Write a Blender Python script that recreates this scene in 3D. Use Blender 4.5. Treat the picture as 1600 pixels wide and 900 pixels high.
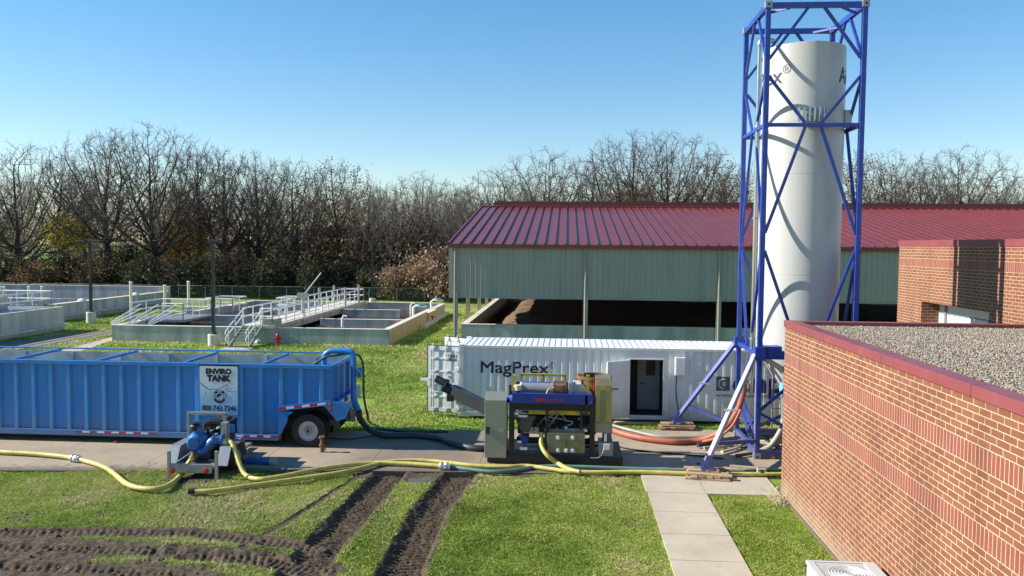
import bpy, bmesh, math, random
import numpy as np
from mathutils import Vector, Matrix
R_ = math.radians
random.seed(7)
for o in list(bpy.data.objects): bpy.data.objects.remove(o)
scn = bpy.context.scene
COL = scn.collection
# ------------------------------------------------------------------ camera
CAMH = 6.15; FPX = 1250.0
_yaw = math.atan(85/1250); _pit = math.atan(67.7/1250); _roll = .009
F_ = Vector((-math.sin(_yaw)*math.cos(_pit), math.cos(_yaw)*math.cos(_pit), -math.sin(_pit)))
Rr = Vector((math.cos(_yaw), math.sin(_yaw), 0)); Uu = Rr.cross(F_)
R2 = Rr*math.cos(_roll)+Uu*math.sin(_roll); U2 = Uu*math.cos(_roll)-Rr*math.sin(_roll)
cd = bpy.data.cameras.new('camera'); cam = bpy.data.objects.new('camera', cd); COL.objects.link(cam)
cd.sensor_width = 36; cd.lens = 36*FPX/1600; cd.clip_start = .1; cd.clip_end = 3000
m = Matrix((R2, U2, -F_)).transposed().to_4x4(); m.translation = Vector((0, 0, CAMH)); cam.matrix_world = m
scn.camera = cam
# ------------------------------------------------------------------ light
SUN_EL = R_(31); SUN_AZ_DIR = Vector((-math.cos(R_(2.4)), -math.sin(R_(2.4)), 0))   # towards the sun
w = bpy.data.worlds.new('World'); scn.world = w; w.use_nodes = True
nt = w.node_tree; nt.nodes.clear()
sky = nt.nodes.new('ShaderNodeTexSky'); sky.sky_type = 'NISHITA'; sky.sun_disc = False
sky.sun_elevation = SUN_EL
sky.sun_rotation = math.atan2(SUN_AZ_DIR.x, SUN_AZ_DIR.y)
sky.air_density = 1.15; sky.dust_density = .0; sky.ozone_density = 2.6; sky.altitude = 200
bg = nt.nodes.new('ShaderNodeBackground'); bg.inputs[1].default_value = .108
wo = nt.nodes.new('ShaderNodeOutputWorld')
hs = nt.nodes.new('ShaderNodeHueSaturation'); hs.inputs['Saturation'].default_value = 1.36; hs.inputs['Hue'].default_value = .499
nt.links.new(sky.outputs[0], hs.inputs['Color']); gm = nt.nodes.new('ShaderNodeGamma'); gm.inputs[1].default_value = .82; nt.links.new(hs.outputs[0], gm.inputs[0]); tn = nt.nodes.new('ShaderNodeMix'); tn.data_type = 'RGBA'; tn.blend_type = 'MULTIPLY'; tn.inputs[0].default_value = 1; tn.inputs[7].default_value = (1.04, 1.07, 1.14, 1)
nt.links.new(gm.outputs[0], tn.inputs[6]); nt.links.new(tn.outputs[2], bg.inputs[0]); nt.links.new(bg.outputs[0], wo.inputs[0])
sl = bpy.data.lights.new('sun', 'SUN'); sl.energy = 5.0; sl.angle = R_(.53); sl.color = (1, .94, .84)
so = bpy.data.objects.new('sun', sl); COL.objects.link(so)
sdir = Vector((SUN_AZ_DIR.x*math.cos(SUN_EL), SUN_AZ_DIR.y*math.cos(SUN_EL), math.sin(SUN_EL)))
so.rotation_euler = sdir.to_track_quat('Z', 'Y').to_euler(); so.location = (0, 0, 60)
scn.view_settings.view_transform = 'Standard'; scn.view_settings.look = 'None'
scn.view_settings.exposure = .88; scn.view_settings.gamma = 1; scn.view_settings.use_curve_mapping = False
scn.cycles.max_bounces = 6; scn.cycles.transparent_max_bounces = 8
# ------------------------------------------------------------------ helpers
def G(px, py, z=0.0):
    """world point of height z that the photograph shows at (px, py)"""
    r = F_ + R2*((px-800)/FPX) - U2*((py-450)/FPX)
    t = (z-CAMH)/r.z
    p = r*t
    return Vector((p.x, p.y, z))
def AY(px, py, Y):
    r = F_ + R2*((px-800)/FPX) - U2*((py-450)/FPX)
    t = Y/r.y
    return Vector((r.x*t, Y, CAMH+r.z*t))
def tag(o, label=None, cat=None, group=None, kind=None):
    if label: o['label'] = label
    if cat: o['category'] = cat
    if group: o['group'] = group
    if kind: o['kind'] = kind
    return o
def thing(name, label, cat, loc=(0, 0, 0), group=None, rz=0):
    o = bpy.data.objects.new(name, None); COL.objects.link(o); o.empty_display_size = .2
    o.location = loc; o.rotation_euler.z = rz
    return tag(o, label, cat, group)
def worldloc(o):
    p = Vector((0, 0, 0))
    while o is not None:
        p += o.location; o = o.parent
    return p
class MB:
    def __init__(s): s.v = []; s.f = []
    def add(s, vs, fs):
        b = len(s.v); s.v += [tuple(x) for x in vs]; s.f += [tuple(i+b for i in f) for f in fs]; return s
    def box(s, x0, y0, z0, x1, y1, z1):
        x0, x1 = min(x0, x1), max(x0, x1); y0, y1 = min(y0, y1), max(y0, y1); z0, z1 = min(z0, z1), max(z0, z1)
        return s.add([(x0,y0,z0),(x1,y0,z0),(x1,y1,z0),(x0,y1,z0),(x0,y0,z1),(x1,y0,z1),(x1,y1,z1),(x0,y1,z1)],
                     [(0,3,2,1),(4,5,6,7),(0,1,5,4),(1,2,6,5),(2,3,7,6),(3,0,4,7)])
    def beam(s, p, q, w, h=None, up=(0, 0, 1)):
        p = Vector(p); q = Vector(q); h = h or w; d = (q-p).normalized(); u = Vector(up)
        if abs(d.dot(u)) > .99: u = Vector((0, 1, 0))
        a = d.cross(u).normalized(); b = a.cross(d).normalized(); a *= w/2; b *= h/2
        return s.add([p-a-b,p+a-b,p+a+b,p-a+b,q-a-b,q+a-b,q+a+b,q-a+b],
                     [(0,3,2,1),(4,5,6,7),(0,1,5,4),(1,2,6,5),(2,3,7,6),(3,0,4,7)])
    def tube(s, pts, r, seg=8, caps=True):
        pts = [Vector(p) for p in pts]; n = len(pts)
        rs = r if isinstance(r, (list, tuple)) else [r]*n
        t0 = (pts[1]-pts[0]).normalized(); u = Vector((0, 0, 1)) if abs(t0.z) < .9 else Vector((0, 1, 0))
        a = t0.cross(u).normalized(); b0 = len(s.v)
        for i, p in enumerate(pts):
            t = (pts[min(i+1, n-1)]-pts[max(i-1, 0)]).normalized()
            a = (a - t*a.dot(t)).normalized(); b = t.cross(a)
            for k in range(seg):
                c = 2*math.pi*k/seg; s.v.append(tuple(p + (a*math.cos(c)+b*math.sin(c))*rs[i]))
        for i in range(n-1):
            for k in range(seg):
                k2 = (k+1) % seg
                s.f.append((b0+i*seg+k, b0+i*seg+k2, b0+(i+1)*seg+k2, b0+(i+1)*seg+k))
        if caps:
            s.f.append(tuple(b0+k for k in range(seg))[::-1]); s.f.append(tuple(b0+(n-1)*seg+k for k in range(seg)))
        return s
    def cyl(s, p, q, r, seg=16, r2=None): return s.tube([p, q], [r, r if r2 is None else r2], seg)
    def lathe(s, c, prof, seg=24, axis='z', caps=True):
        c = Vector(c); b0 = len(s.v); n = len(prof)
        for (r, h) in prof:
            for k in range(seg):
                a = 2*math.pi*k/seg
                if axis == 'z': d = (r*math.cos(a), r*math.sin(a), h)
                elif axis == 'y': d = (r*math.cos(a), h, r*math.sin(a))
                else: d = (h, r*math.cos(a), r*math.sin(a))
                s.v.append(tuple(c+Vector(d)))
        for i in range(n-1):
            for k in range(seg):
                k2 = (k+1) % seg; s.f.append((b0+i*seg+k, b0+i*seg+k2, b0+(i+1)*seg+k2, b0+(i+1)*seg+k))
        if caps:
            s.f.append(tuple(b0+k for k in range(seg))[::-1]); s.f.append(tuple(b0+(n-1)*seg+k for k in range(seg)))
        return s
    def prism(s, poly, axis, a, b):
        n = len(poly)
        def mk(p, t):
            return {'z': (p[0], p[1], t), 'y': (p[0], t, p[1]), 'x': (t, p[0], p[1])}[axis]
        vs = [mk(p, a) for p in poly]+[mk(p, b) for p in poly]
        fs = [tuple(range(n))[::-1], tuple(range(n, 2*n))]+[(i, (i+1) % n, n+(i+1) % n, n+i) for i in range(n)]
        return s.add(vs, fs)
    def build(s, name, mat, parent=None, smooth=False, bevel=0, label=None, kind=None, recalc=True):
        off = worldloc(parent) if parent is not None else Vector((0, 0, 0))
        me = bpy.data.meshes.new(name)
        me.from_pydata([(x-off.x, y-off.y, z-off.z) for x, y, z in s.v], [], s.f)
        if recalc:
            bm = bmesh.new(); bm.from_mesh(me); bmesh.ops.recalc_face_normals(bm, faces=bm.faces); bm.to_mesh(me); bm.free()
        if smooth:
            me.polygons.foreach_set('use_smooth', [True]*len(me.polygons)); me.set_sharp_from_angle(angle=R_(38))
        me.materials.append(mat)
        o = bpy.data.objects.new(name, me); COL.objects.link(o)
        if parent is not None: o.parent = parent
        if bevel:
            md = o.modifiers.new('bevel', 'BEVEL'); md.width = bevel; md.segments = 2; md.limit_method = 'ANGLE'; md.angle_limit = R_(40)
        if label: o['label'] = label
        if kind: o['kind'] = kind
        return o
def npmesh(name, V, Fc, mat, parent=None, nper=3, attrs=None, smooth=False):
    """V (n,3) float, Fc (m,nper) int, vectorised"""
    me = bpy.data.meshes.new(name)
    me.vertices.add(len(V)); me.vertices.foreach_set('co', np.ascontiguousarray(V, dtype=np.float32).ravel())
    me.loops.add(len(Fc)*nper); me.loops.foreach_set('vertex_index', np.ascontiguousarray(Fc, dtype=np.int32).ravel())
    me.polygons.add(len(Fc)); me.polygons.foreach_set('loop_start', np.arange(0, len(Fc)*nper, nper, dtype=np.int32))
    me.polygons.foreach_set('loop_total', np.full(len(Fc), nper, dtype=np.int32))
    if smooth: me.polygons.foreach_set('use_smooth', np.ones(len(Fc), dtype=bool))
    me.update(calc_edges=True)
    for k, a in (attrs or {}).items():
        at = me.attributes.new(k, 'FLOAT', 'POINT'); at.data.foreach_set('value', np.ascontiguousarray(a, dtype=np.float32))
    me.materials.append(mat)
    o = bpy.data.objects.new(name, me); COL.objects.link(o)
    if parent is not None: o.parent = parent
    return o
def copy_tree(o, parent=None):
    c = o.copy(); COL.objects.link(c)
    if parent is not None: c.parent = parent
    for ch in [x for x in bpy.data.objects if x.parent == o]: copy_tree(ch, c)
    return c
def smoothpath(pts, n=8):
    """Catmull-Rom through pts"""
    P = [Vector(p) for p in pts]; P = [P[0]*2-P[1]]+P+[P[-1]*2-P[-2]]; out = []
    for i in range(1, len(P)-2):
        for k in range(n):
            t = k/n; a, b, c, d = P[i-1], P[i], P[i+1], P[i+2]
            out.append(.5*((2*b)+(c-a)*t+(2*a-5*b+4*c-d)*t*t+(3*b-a-3*c+d)*t**3))
    out.append(P[-2]); return out
def text_faces(txt, size, bold=0.0):
    cu = bpy.data.curves.new('t', 'FONT'); cu.body = txt; cu.size = size; cu.resolution_u = 4; cu.offset = bold
    cu.align_x = 'CENTER'; cu.align_y = 'CENTER'; cu.fill_mode = 'FRONT'
    o = bpy.data.objects.new('t', cu); COL.objects.link(o)
    dg = bpy.context.evaluated_depsgraph_get(); dg.update()
    me = bpy.data.meshes.new_from_object(o.evaluated_get(dg))
    bm = bmesh.new(); bm.from_mesh(me); bpy.data.objects.remove(o); bpy.data.meshes.remove(me)
    return bm
def text_obj(name, txt, size, mapf, mat, parent, bold=0., cuts=None, sx=1.0, width=None, nrm=(0, -1, 0)):
    """lettering; mapf(x,y)->world point; cuts = x positions at which to split the letters"""
    bm = text_faces(txt, size, 0)
    if width:
        xs = [v.co.x for v in bm.verts]; sx = width/(max(xs)-min(xs))
    for v in bm.verts: v.co.x *= sx
    if cuts:
        for c in cuts:
            bmesh.ops.bisect_plane(bm, geom=bm.verts[:]+bm.edges[:]+bm.faces[:], plane_co=(c, 0, 0), plane_no=(1, 0, 0))
    off = worldloc(parent); N_ = Vector(nrm)
    if bold:
        g0 = bm.verts[:]+bm.edges[:]+bm.faces[:]; sh = [(0, 0)]+[(bold*math.cos(a), bold*math.sin(a)) for a in np.linspace(0, 2*math.pi, 9)[:-1]]
        lay = {v: 0 for v in bm.verts}
        base = [v for v in bm.verts]; layers = [(base, 0)]
        for i_, (ax, ay) in enumerate(sh[1:]):
            r_ = bmesh.ops.duplicate(bm, geom=g0); vs_ = [e for e in r_['geom'] if isinstance(e, bmesh.types.BMVert)]
            for v in vs_: v.co.x += ax; v.co.y += ay
            layers.append((vs_, i_+1))
        for vs_, i_ in layers:
            for v in vs_: v.co = Vector(mapf(v.co.x, v.co.y))-off+N_*(.0004*i_)
    else:
        for v in bm.verts: v.co = Vector(mapf(v.co.x, v.co.y))-off
    bmesh.ops.recalc_face_normals(bm, faces=bm.faces)
    me = bpy.data.meshes.new(name); bm.to_mesh(me); bm.free(); me.materials.append(mat)
    o = bpy.data.objects.new(name, me); COL.objects.link(o); o.parent = parent
    return o
# ------------------------------------------------------------------ materials
def nodes(name):
    m = bpy.data.materials.new(name); m.use_nodes = True; t = m.node_tree
    b = t.nodes['Principled BSDF']; return m, t, b
def nn(t, typ, **kw):
    n = t.nodes.new(typ)
    for k, v in kw.items():
        if isinstance(k, str) and hasattr(n, k): setattr(n, k, v)
    return n
def noise(t, scale, detail=4, coord='Object', rough=.55, stretch=None):
    tc = nn(t, 'ShaderNodeTexCoord'); n = nn(t, 'ShaderNodeTexNoise')
    n.inputs['Scale'].default_value = scale; n.inputs['Detail'].default_value = detail; n.inputs['Roughness'].default_value = rough
    src = tc.outputs[coord]
    if stretch:
        mp = nn(t, 'ShaderNodeMapping'); mp.inputs['Scale'].default_value = stretch
        t.links.new(src, mp.inputs[0]); src = mp.outputs[0]
    t.links.new(src, n.inputs['Vector']); return n
def ramp(t, src, stops):
    r = nn(t, 'ShaderNodeValToRGB'); e = r.color_ramp.elements
    while len(e) < len(stops): e.new(.5)
    for el, (p, c) in zip(e, stops):
        el.position = p; el.color = (*c, 1) if len(c) == 3 else c
    t.links.new(src, r.inputs[0]); return r
def mixc(t, fac, a, b, mode='MIX'):
    m = nn(t, 'ShaderNodeMix'); m.data_type = 'RGBA'; m.blend_type = mode
    for s, i in ((fac, 0), (a, 6), (b, 7)):
        if hasattr(s, 'is_output'): t.links.new(s, m.inputs[i])
        elif i == 0: m.inputs[0].default_value = s
        else: m.inputs[i].default_value = (*s, 1)
    return m.outputs[2]
def mat(name, col, rough=.5, metal=0, var=.12, scale=2.5, bump=0, bscale=25, dirt=None, damt=.35, dscale=1.3, stretch=None, spec=.5):
    m, t, b = nodes(name)
    n = noise(t, scale, 5, stretch=stretch)
    c0 = tuple(max(0, x*(1-var)) for x in col); c1 = tuple(min(1, x*(1+var)) for x in col)
    r = ramp(t, n.outputs[0], [(.3, c0), (.7, c1)]); out = r.outputs[0]
    if dirt:
        n2 = noise(t, dscale, 8, rough=.7, stretch=stretch)
        r2 = ramp(t, n2.outputs[0], [(.48, (0, 0, 0)), (.75, (damt,)*3)])
        out = mixc(t, r2.outputs[0], out, dirt)
    t.links.new(out, b.inputs['Base Color'])
    b.inputs['Roughness'].default_value = rough; b.inputs['Metallic'].default_value = metal
    b.inputs['Specular IOR Level'].default_value = spec
    if bump:
        n3 = noise(t, bscale, 4); bp = nn(t, 'ShaderNodeBump'); bp.inputs['Strength'].default_value = bump; bp.inputs['Distance'].default_value = .02
        t.links.new(n3.outputs[0], bp.inputs['Height']); t.links.new(bp.outputs[0], b.inputs['Normal'])
    return m
M = {}
M['tank_rib'] = mat('tank_rib_blue', (.05, .27, .62), .42, var=.14, scale=1.6, dirt=(.2, .3, .42), damt=.5, dscale=3, stretch=(1, 1, .3))
M['tank_blue'] = mat('tank_blue', (.022, .205, .58), .36, var=.14, scale=1.2, dirt=(.12, .2, .32), damt=.5, dscale=2.2, stretch=(1, 1, .25))
M['tank_in'] = mat('tank_in', (.42, .45, .43), .6, var=.25, scale=1.5, dirt=(.2, .17, .12), damt=.6)
M['pale_leg'] = mat('pale_leg_tone', (.52, .54, .70), .45, var=.06, scale=4, dirt=(.3, .32, .5), damt=.4, dscale=7)  # front outrigger leg only: pale lavender instead of the tower blue
M['tower_blue'] = mat('tower_blue', (.008, .040, .30), .45, spec=.7, var=.2, scale=4, dirt=(.10, .16, .28), damt=.4, dscale=7)
M['white_paint'] = mat('white_paint', (.70, .71, .70), .45, var=.04, scale=1.5, dirt=(.45, .42, .36), damt=.4, dscale=1.6, stretch=(1, 1, .3))
M['silo_white'] = mat('silo_white', (.62, .62, .60), .42, var=.03, scale=.8, dirt=(.5, .48, .42), damt=.3, dscale=1.1, stretch=(1, 1, .2))
M['black'] = mat('black_paint', (.012, .012, .014), .5, var=.3)
M['ink'] = mat('ink', (.012, .014, .03), .6, var=.05)
M['ink_grey'] = mat('ink_grey', (.10, .11, .15), .6, var=.05)
M['ink_blue'] = mat('ink_blue', (.02, .025, .16), .6, var=.05)
M['rubber'] = mat('rubber', (.014, .014, .015), .75, var=.3, dirt=(.12, .1, .08), damt=.5, dscale=6)
M['galv'] = mat('galvanised', (.42, .44, .46), .42, .55, var=.15, scale=12)
M['galv_light'] = mat('railing_metal', (.80, .80, .78), .4, .0, var=.06, scale=5)
M['steel'] = mat('stainless', (.62, .60, .56), .25, .9, var=.1, scale=3, stretch=(4, 4, .4))
M['concrete'] = mat('concrete_wall', (.40, .405, .37), .85, var=.26, scale=1.2, bump=.3, bscale=12, dirt=(.14, .15, .14), damt=.75, dscale=1.0, stretch=(1, 1, .18))
M['concrete_top'] = mat('concrete_cap', (.58, .53, .45), .85, var=.1, scale=2, bump=.2, bscale=18, dirt=(.28, .25, .2), damt=.5)
M['concrete_light'] = mat('concrete_light', (.50, .475, .43), .85, var=.22, scale=1.4, bump=.3, bscale=12, dirt=(.16, .16, .15), damt=.8, dscale=1.0, stretch=(1, 1, .18))
M['concrete_tan'] = mat('concrete_tan', (.60, .46, .27), .8, var=.08, scale=1.5, dirt=(.25, .2, .12), damt=.5, stretch=(1, 1, .25))
M['rust'] = mat('rusty_iron', (.16, .085, .045), .8, var=.4, scale=18, bump=.4, bscale=60)
M['wood'] = mat('wood_board', (.50, .37, .22), .75, var=.22, scale=5, stretch=(1, 8, 8), dirt=(.2, .13, .08), damt=.5)
M['wood_old'] = mat('old_board', (.27, .17, .10), .8, var=.3, scale=5, stretch=(1, 8, 8))
M['yellow'] = mat('yellow_paint', (.48, .37, .04), .45, var=.12, scale=6, dirt=(.25, .2, .08), damt=.5, dscale=5)
M['hose_y'] = mat('yellow_hose', (.66, .57, .15), .5, var=.15, scale=4, dirt=(.30, .25, .11), damt=.9, dscale=2.2, bump=.3, bscale=14)
M['hose_g'] = mat('green_hose', (.13, .26, .21), .45, var=.15, scale=3, dirt=(.2, .2, .15), damt=.5)
M['hose_dg'] = mat('dark_green_hose', (.015, .07, .04), .4, var=.2)
M['garden'] = mat('garden_hose', (.05, .33, .10), .4, var=.2)
M['hose_r'] = mat('red_hose', (.46, .13, .07), .55, var=.15, scale=5, dirt=(.3, .15, .1), damt=.5)
M['hose_k'] = mat('black_hose', (.025, .03, .035), .45, var=.3, dirt=(.1, .1, .09), damt=.4)
M['hose_w'] = mat('grey_hose', (.36, .35, .30), .5, var=.15)
M['red'] = mat('red_paint', (.45, .02, .02), .4, var=.15)
M['orange'] = mat('orange_lens', (.6, .12, .01), .3)
M['tape_w'] = mat('reflective_white', (.7, .7, .72), .35, var=.05)
M['rim'] = mat('white_rim', (.62, .62, .62), .4, .1, var=.08, dirt=(.3, .27, .22), damt=.5, dscale=6)
M['olive'] = mat('olive_panel', (.19, .20, .12), .4, .3, var=.1, scale=2, dirt=(.3, .27, .17), damt=.4)
M['brassy'] = mat('dull_stainless', (.34, .29, .15), .32, .6, var=.12, scale=2, stretch=(3, 3, .5))
M['motor_brown'] = mat('brown_motor', (.20, .10, .055), .6, var=.3, scale=14, bump=.3)
M['press_blue'] = mat('press_blue', (.010, .032, .25), .38, var=.1)
M['pump_blue'] = mat('pump_blue', (.018, .12, .36), .42, var=.3, scale=9, dirt=(.03, .05, .09), damt=.8, dscale=7)
M['hood'] = mat('grey_hood', (.33, .34, .36), .4, .3, var=.08)
M['conv'] = mat('conveyor_grey', (.09, .095, .10), .45, .3, var=.15)
M['lamp_metal'] = mat('dark_bronze', (.03, .032, .035), .5, .2, var=.2)
M['sludge'] = mat('sludge_cake', (.15, .095, .058), .95, var=.35, scale=3, bump=1, bscale=9)
M['water'] = mat('basin_water', (.045, .035, .025), .12, var=.3, scale=.6)
M['cream'] = mat('cream_post', (.62, .55, .36), .5, var=.08)
M['ac_white'] = mat('condenser_paint', (.46, .475, .47), .45, var=.05, dirt=(.4, .38, .34), damt=.4, dscale=5)
M['teal'] = mat('teal_valve', (.04, .32, .36), .4, var=.15)
M['sky_blue'] = mat('pale_blue_valve', (.20, .50, .66), .4, var=.1)
M['siding'] = mat('green_grey_siding', (.335, .325, .30), .5, var=.05, scale=1, dirt=(.16, .18, .16), damt=.5, stretch=(1, 1, .15))
M['siding_tan'] = mat('tan_trim', (.30, .28, .22), .5, var=.08)
M['roof_red'] = mat('red_metal_roof', (.25, .052, .050), .40, .1, var=.10, scale=.7, dirt=(.34, .10, .10), damt=.35, dscale=.9)
M['ridge_red'] = mat('dark_red_trim', (.22, .045, .05), .4, .1, var=.1)
M['coping'] = mat('red_coping', (.28, .070, .075), .42, var=.06, scale=1.2, dirt=(.4, .16, .16), damt=.3)
M['brush'] = mat('bark', (.085, .070, .058), .9, var=.3, scale=3)
M['bark_dark'] = mat('bark_dark', (.058, .047, .040), .9, var=.3, scale=3)
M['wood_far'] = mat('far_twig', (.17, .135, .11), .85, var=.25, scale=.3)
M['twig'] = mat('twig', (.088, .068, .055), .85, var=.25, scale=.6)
M['twig_pale'] = mat('twig_pale', (.20, .165, .135), .85, var=.2, scale=.6)
def sign_mat():
    m, t, b = nodes('sign_print'); tc = nn(t, 'ShaderNodeTexCoord'); s = nn(t, 'ShaderNodeSeparateXYZ'); t.links.new(tc.outputs['Generated'], s.inputs[0])
    r = ramp(t, s.outputs[2], [(0, (.12, .33, .60)), (.35, (.32, .52, .70)), (.6, (.55, .66, .72)), (1, (.62, .68, .68))])
    t.links.new(r.outputs[0], b.inputs['Base Color']); b.inputs['Roughness'].default_value = .4; return m
M['sign'] = sign_mat()
def diamond_mat():
    m, t, b = nodes('embossed_plate'); tc = nn(t, 'ShaderNodeTexCoord'); mp = nn(t, 'ShaderNodeMapping')
    mp.inputs['Scale'].default_value = (26, 26, 26); t.links.new(tc.outputs['Object'], mp.inputs[0])
    ch = nn(t, 'ShaderNodeTexVoronoi'); ch.inputs['Randomness'].default_value = 0; ch.inputs['Scale'].default_value = 1
    t.links.new(mp.outputs[0], ch.inputs['Vector'])
    r = ramp(t, ch.outputs['Distance'], [(.25, (.42, .44, .36)), (.6, (.22, .24, .19))])
    t.links.new(r.outputs[0], b.inputs['Base Color']); b.inputs['Metallic'].default_value = .35; b.inputs['Roughness'].default_value = .4
    bp = nn(t, 'ShaderNodeBump'); bp.inputs['Strength'].default_value = .6; bp.inputs['Distance'].default_value = .01
    bp.invert = True; t.links.new(ch.outputs['Distance'], bp.inputs['Height']); t.links.new(bp.outputs[0], b.inputs['Normal'])
    return m
M['diamond'] = diamond_mat()
def brick_mat(name, bands):
    m, t, b = nodes(name)
    geo = nn(t, 'ShaderNodeNewGeometry'); s = nn(t, 'ShaderNodeSeparateXYZ'); t.links.new(geo.outputs['Position'], s.inputs[0])
    ad = nn(t, 'ShaderNodeMath', operation='ADD'); t.links.new(s.outputs[0], ad.inputs[0]); t.links.new(s.outputs[1], ad.inputs[1])
    cb = nn(t, 'ShaderNodeCombineXYZ'); t.links.new(ad.outputs[0], cb.inputs[0]); t.links.new(s.outputs[2], cb.inputs[1])
    def br(wd, ht, off, c1, c2, bias):
        n = nn(t, 'ShaderNodeTexBrick'); n.offset = off; n.squash = 1
        n.inputs['Scale'].default_value = 1; n.inputs['Brick Width'].default_value = wd; n.inputs['Row Height'].default_value = ht
        n.inputs['Mortar Size'].default_value = .0075; n.inputs['Mortar Smooth'].default_value = .15; n.inputs['Bias'].default_value = bias
        n.inputs['Color1'].default_value = (*c1, 1); n.inputs['Color2'].default_value = (*c2, 1); n.inputs['Mortar'].default_value = (.60, .50, .34, 1)
        t.links.new(cb.outputs[0], n.inputs['Vector']); return n
    A = br(.3, .1, .5, (.285, .105, .052), (.215, .073, .038), -.2)
    B = br(.1, .3, 0, (.31, .088, .06), (.25, .07, .05), -.2)
    # soldier rows start at a multiple of .3 below: shift z so the band edges meet the row edges
    prev_c, prev_f = A.outputs['Color'], A.outputs['Fac']
    for (z0, z1) in bands:
        c2 = nn(t, 'ShaderNodeMath', operation='SUBTRACT'); t.links.new(s.outputs[2], c2.inputs[0]); c2.inputs[1].default_value = z0
        cb2 = nn(t, 'ShaderNodeCombineXYZ'); t.links.new(ad.outputs[0], cb2.inputs[0]); t.links.new(c2.outputs[0], cb2.inputs[1])
        B2 = br(.1, .3, 0, (.31, .088, .06), (.25, .07, .05), -.2); t.links.new(cb2.outputs[0], B2.inputs['Vector'])
        g = nn(t, 'ShaderNodeMath', operation='GREATER_THAN'); t.links.new(s.outputs[2], g.inputs[0]); g.inputs[1].default_value = z0
        l = nn(t, 'ShaderNodeMath', operation='LESS_THAN'); t.links.new(s.outputs[2], l.inputs[0]); l.inputs[1].default_value = z1
        mu = nn(t, 'ShaderNodeMath', operation='MULTIPLY'); t.links.new(g.outputs[0], mu.inputs[0]); t.links.new(l.outputs[0], mu.inputs[1])
        prev_c = mixc(t, mu.outputs[0], prev_c, B2.outputs['Color'])
        mf = nn(t, 'ShaderNodeMix'); t.links.new(mu.outputs[0], mf.inputs[0]); t.links.new(prev_f, mf.inputs[2]); t.links.new(B2.outputs['Fac'], mf.inputs[3]); prev_f = mf.outputs[0]
    n = noise(t, 1.1, 6, 'Object'); r = ramp(t, n.outputs[0], [(.3, (.86, .84, .84)), (.7, (1.08, 1.06, 1.03))])
    c = mixc(t, 1.0, prev_c, r.outputs[0], 'MULTIPLY')
    n2 = noise(t, 30, 4, 'Object'); r2 = ramp(t, n2.outputs[0], [(.3, (.86, .86, .86)), (.7, (1.1, 1.1, 1.1))])
    c = mixc(t, 1.0, c, r2.outputs[0], 'MULTIPLY')
    n5 = noise(t, 1.0, 5, 'Object', .6, (2.6, 2.6, .22)); r5 = ramp(t, n5.outputs[0], [(.5, (1, 1, 1)), (.72, (.74, .70, .68))]); c = mixc(t, 1.0, c, r5.outputs[0], 'MULTIPLY')
    t.links.new(c, b.inputs['Base Color']); b.inputs['Roughness'].default_value = .85
    bp = nn(t, 'ShaderNodeBump'); bp.invert = True; bp.inputs['Strength'].default_value = .5; bp.inputs['Distance'].default_value = .008
    t.links.new(prev_f, bp.inputs['Height']); t.links.new(bp.outputs[0], b.inputs['Normal'])
    return m
M['brick'] = brick_mat('brick_near', [(2.3, 2.6), (3.3, 3.6)])
M['brick_far'] = brick_mat('brick_wing', [(5.5, 5.8)])
def attr_mat(name, stops, attr='tint', rough=.7, trans=None):
    m, t, b = nodes(name); a = nn(t, 'ShaderNodeAttribute'); a.attribute_name = attr
    r = ramp(t, a.outputs['Fac'], stops); t.links.new(r.outputs[0], b.inputs['Base Color']); b.inputs['Roughness'].default_value = rough
    b.inputs['Specular IOR Level'].default_value = .3
    if trans:
        tr = nn(t, 'ShaderNodeBsdfTranslucent'); t.links.new(r.outputs[0], tr.inputs[0]); mx = nn(t, 'ShaderNodeMixShader'); mx.inputs[0].default_value = trans
        out = t.nodes['Material Output']; t.links.new(b.outputs[0], mx.inputs[1]); t.links.new(tr.outputs[0], mx.inputs[2]); t.links.new(mx.outputs[0], out.inputs[0])
    return m
M['blade'] = attr_mat('grass_blade', [(0, (.10, .15, .02)), (.3, (.21, .29, .04)), (.6, (.33, .385, .08)), (.85, (.44, .42, .17)), (1, (.50, .42, .25))], trans=.25)
M['stone'] = attr_mat('roof_stone', [(0, (.16, .13, .10)), (.5, (.36, .30, .23)), (1, (.62, .56, .46))], rough=.9)
M['leaf_brown'] = attr_mat('brown_leaf', [(0, (.10, .055, .03)), (.6, (.20, .115, .06)), (1, (.32, .20, .11))], trans=.25)
M['leaf_tan'] = attr_mat('tan_leaf', [(0, (.22, .14, .08)), (.6, (.36, .24, .15)), (1, (.50, .36, .24))], trans=.25)
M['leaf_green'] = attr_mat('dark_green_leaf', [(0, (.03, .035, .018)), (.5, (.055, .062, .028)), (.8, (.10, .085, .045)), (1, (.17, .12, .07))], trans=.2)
M['leaf_yellow'] = attr_mat('yellow_leaf', [(0, (.35, .26, .02)), (1, (.60, .50, .06))], trans=.3)
M['leaf_orange'] = attr_mat('orange_leaf', [(0, (.34, .15, .03)), (1, (.62, .36, .08))], trans=.3)
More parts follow.
